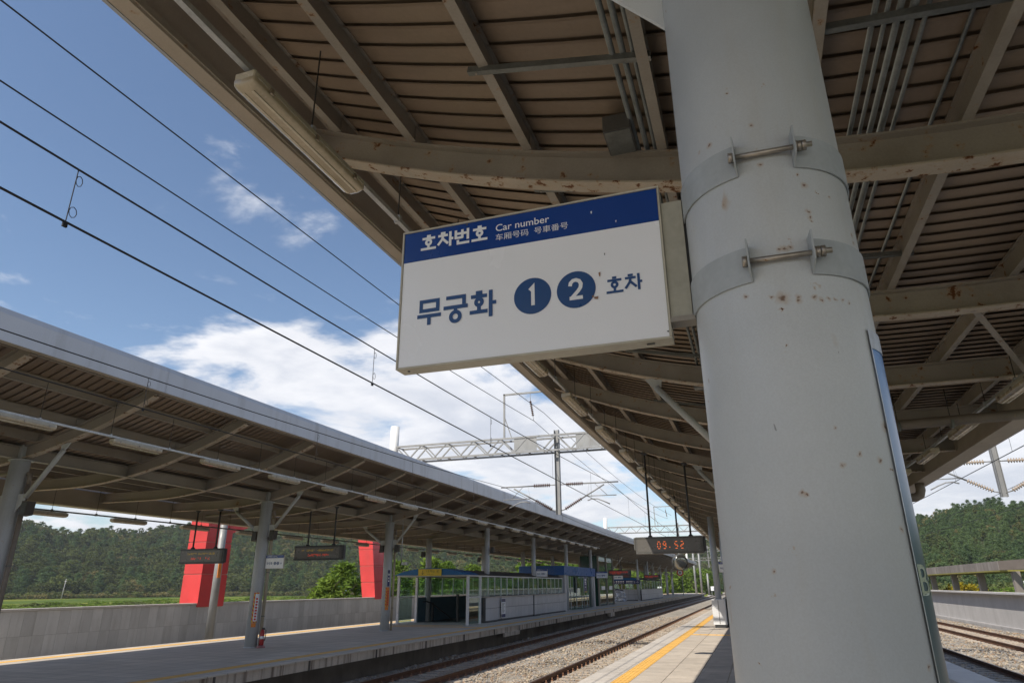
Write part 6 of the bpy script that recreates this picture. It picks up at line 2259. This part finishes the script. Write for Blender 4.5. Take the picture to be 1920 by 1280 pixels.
def tree(x, y, z, h, r, kind, mat, label, seed, group, tufts=90, per=14, leaf=0.2, trunk_r=0.12):
    t = thing("garden_tree", (x, y, z), label, "tree", group)
    rnd = random.Random(seed)
    tk = MB()
    tk.path([(x, y, z - 0.2), (x + rnd.uniform(-.1, .1), y, z + h * 0.35), (x + rnd.uniform(-.2, .2), y + rnd.uniform(-.2, .2), z + h * 0.9)], 0.1, 8, [trunk_r * 1.3, trunk_r, trunk_r * 0.2])
    for i in range(7):
        a = rnd.uniform(0, 6.28)
        q = rnd.uniform(0.2, 0.75)
        b0 = Vector((x, y, z + h * q))
        tk.path([b0, b0 + Vector((math.cos(a), math.sin(a), 0.45)) * r * 0.5, b0 + Vector((math.cos(a), math.sin(a), 0.55)) * r * 0.85], 0.04, 5, [trunk_r * 0.4, trunk_r * 0.25, 0.01])
    tk.build("trunk", M['trunk'], t)
    cm = crown_mesh(seed, kind, h, r, tufts, per, leaf)
    cm.v = [(a + x, b + y, c + z) for a, b, c in cm.v]
    cm.build("crown", mat, t)
    return t


gtrees = [(-28.8, 43.2, 3.5, 1.8), (-29.6, 46.6, 4.7, 2.2), (-27.4, 48.2, 3.4, 1.7), (-28.6, 53.0, 5.0, 2.4), (-27.6, 57.5, 5.4, 2.3), (-28.4, 62.5, 5.2, 2.4), (-27.4, 67.0, 5.0, 2.2), (-28.8, 72.5, 4.8, 2.4)]
glab = ["bright green bushy pine right beside the red portal's second leg", "taller bushy pine behind the display, above the granite wall", "low bushy pine hugging the granite wall by the red leg",
        "sunlit pine seen between the shelter column and the shelter", "sunlit pine rising behind the yellow way out board", "sunlit pine seen over the stair shelter's dark roof",
        "pine seen through the stair shelter's glass", "pine at the end of the row behind the blue lobby"]
for i, (x, y, h, r) in enumerate(gtrees):
    tree(x, y, -1.2, h, r, 'pine', M['leaf_bright'], glab[i], 100 + i, "bushy pines behind the granite wall", 150, 16, 0.24)
for i in range(16):
    y = 80 + i * 8.5
    x = -25.5 + (max(0, i - 7) * 1.55) + rf.uniform(-0.5, 0.5)
    tree(x, y, -1.2, rf.uniform(5.6, 7.0), 3.3, 'broad' if i % 3 else 'cone', M['leaf_bright'], "bright green hedge tree beyond the far shelter, " + ORD[i] + " along the hedge", 200 + i, "hedge trees beyond the opposite platform", 110, 14, 0.36)
tree(17.6, 74, -0.9, 2.6, 1.7, 'broad', M['leaf_yellow'], "yellow autumn shrub beside the short posts above the concrete wall", 301, None, 90, 14, 0.2)

# utility poles and a shed in the fields
for i, (x, y, h, lean) in enumerate(((-215, 172, 6.2, 0.5), (-199, 210, 6.6, -0.4), (-183, 232, 6.2, 0.3), (-166, 245, 6.6, 0.3), (19.6, 63.5, 3.4, -0.45))):
    p_ = thing("utility_pole", (x, y, -1.5), ["pale leaning field pole before the wooded hill, leftmost of four", "second pale pole in the field before the hill", "third pale pole in the field, close to the red portal",
                                            "pale pole behind the small car number sign", "white leaning pole above the concrete wall"][i], "pole", "poles in the fields")
    MB().path([(x, y, -1.7), (x + lean * 0.5, y, -1.5 + h * 0.5), (x + lean, y, -1.5 + h)], 0.14, 8, [0.13, 0.11, 0.08] if h > 5 else [0.06, 0.06, 0.05]).build("shaft", M['concrete'], p_)
    if h > 5:
        MB().box(x + lean - 0.6, x + lean + 0.6, y - 0.05, y + 0.05, -1.5 + h - 0.8, -1.5 + h - 0.7).build("crossarm", M['concrete'], p_)
sd = thing("field_shed", (-155, 240, -1.5), "small white and green shed at the foot of the hill", "shed")
MB().box(-158, -152, 239, 243, -1.6, 1.2).build("wall", M['white_frame'], sd)
MB().prism([(238.6, 1.2), (243.4, 1.2), (241, 2.1)], 'x', -158.3, -151.7).build("roof", surf("green_tin_roof", (0.12, 0.3, 0.25), 0.5), sd)
MB().box(-156.5, -155.1, 238.9, 238.99, -1.5, 0.5).build("door", M['display_case'], sd)

# ================================================================== HAZE
def haze_box(x0, x1, y0, y1, z0, z1, density):
    m = bpy.data.materials.new("thin_haze")
    m.use_nodes = True
    nt = m.node_tree
    nt.nodes.clear()
    out = nt.nodes.new("ShaderNodeOutputMaterial")
    pv = nt.nodes.new("ShaderNodeVolumePrincipled")
    pv.inputs["Color"].default_value = (0.86, 0.91, 1.0, 1)
    pv.inputs["Density"].default_value = density
    pv.inputs["Anisotropy"].default_value = 0.2
    nt.links.new(pv.outputs[0], out.inputs["Volume"])
    o = MB().box(x0, x1, y0, y1, z0, z1).build("haze", m)
    return tag(o, "thin bluish haze over the whole valley", "haze", None, 'stuff')


haze_box(-905, 905, -305, 1505, -2.6, 95, 0.00022)
scene.cycles.volume_bounces = 0
scene.cycles.volume_step_rate = 10.0
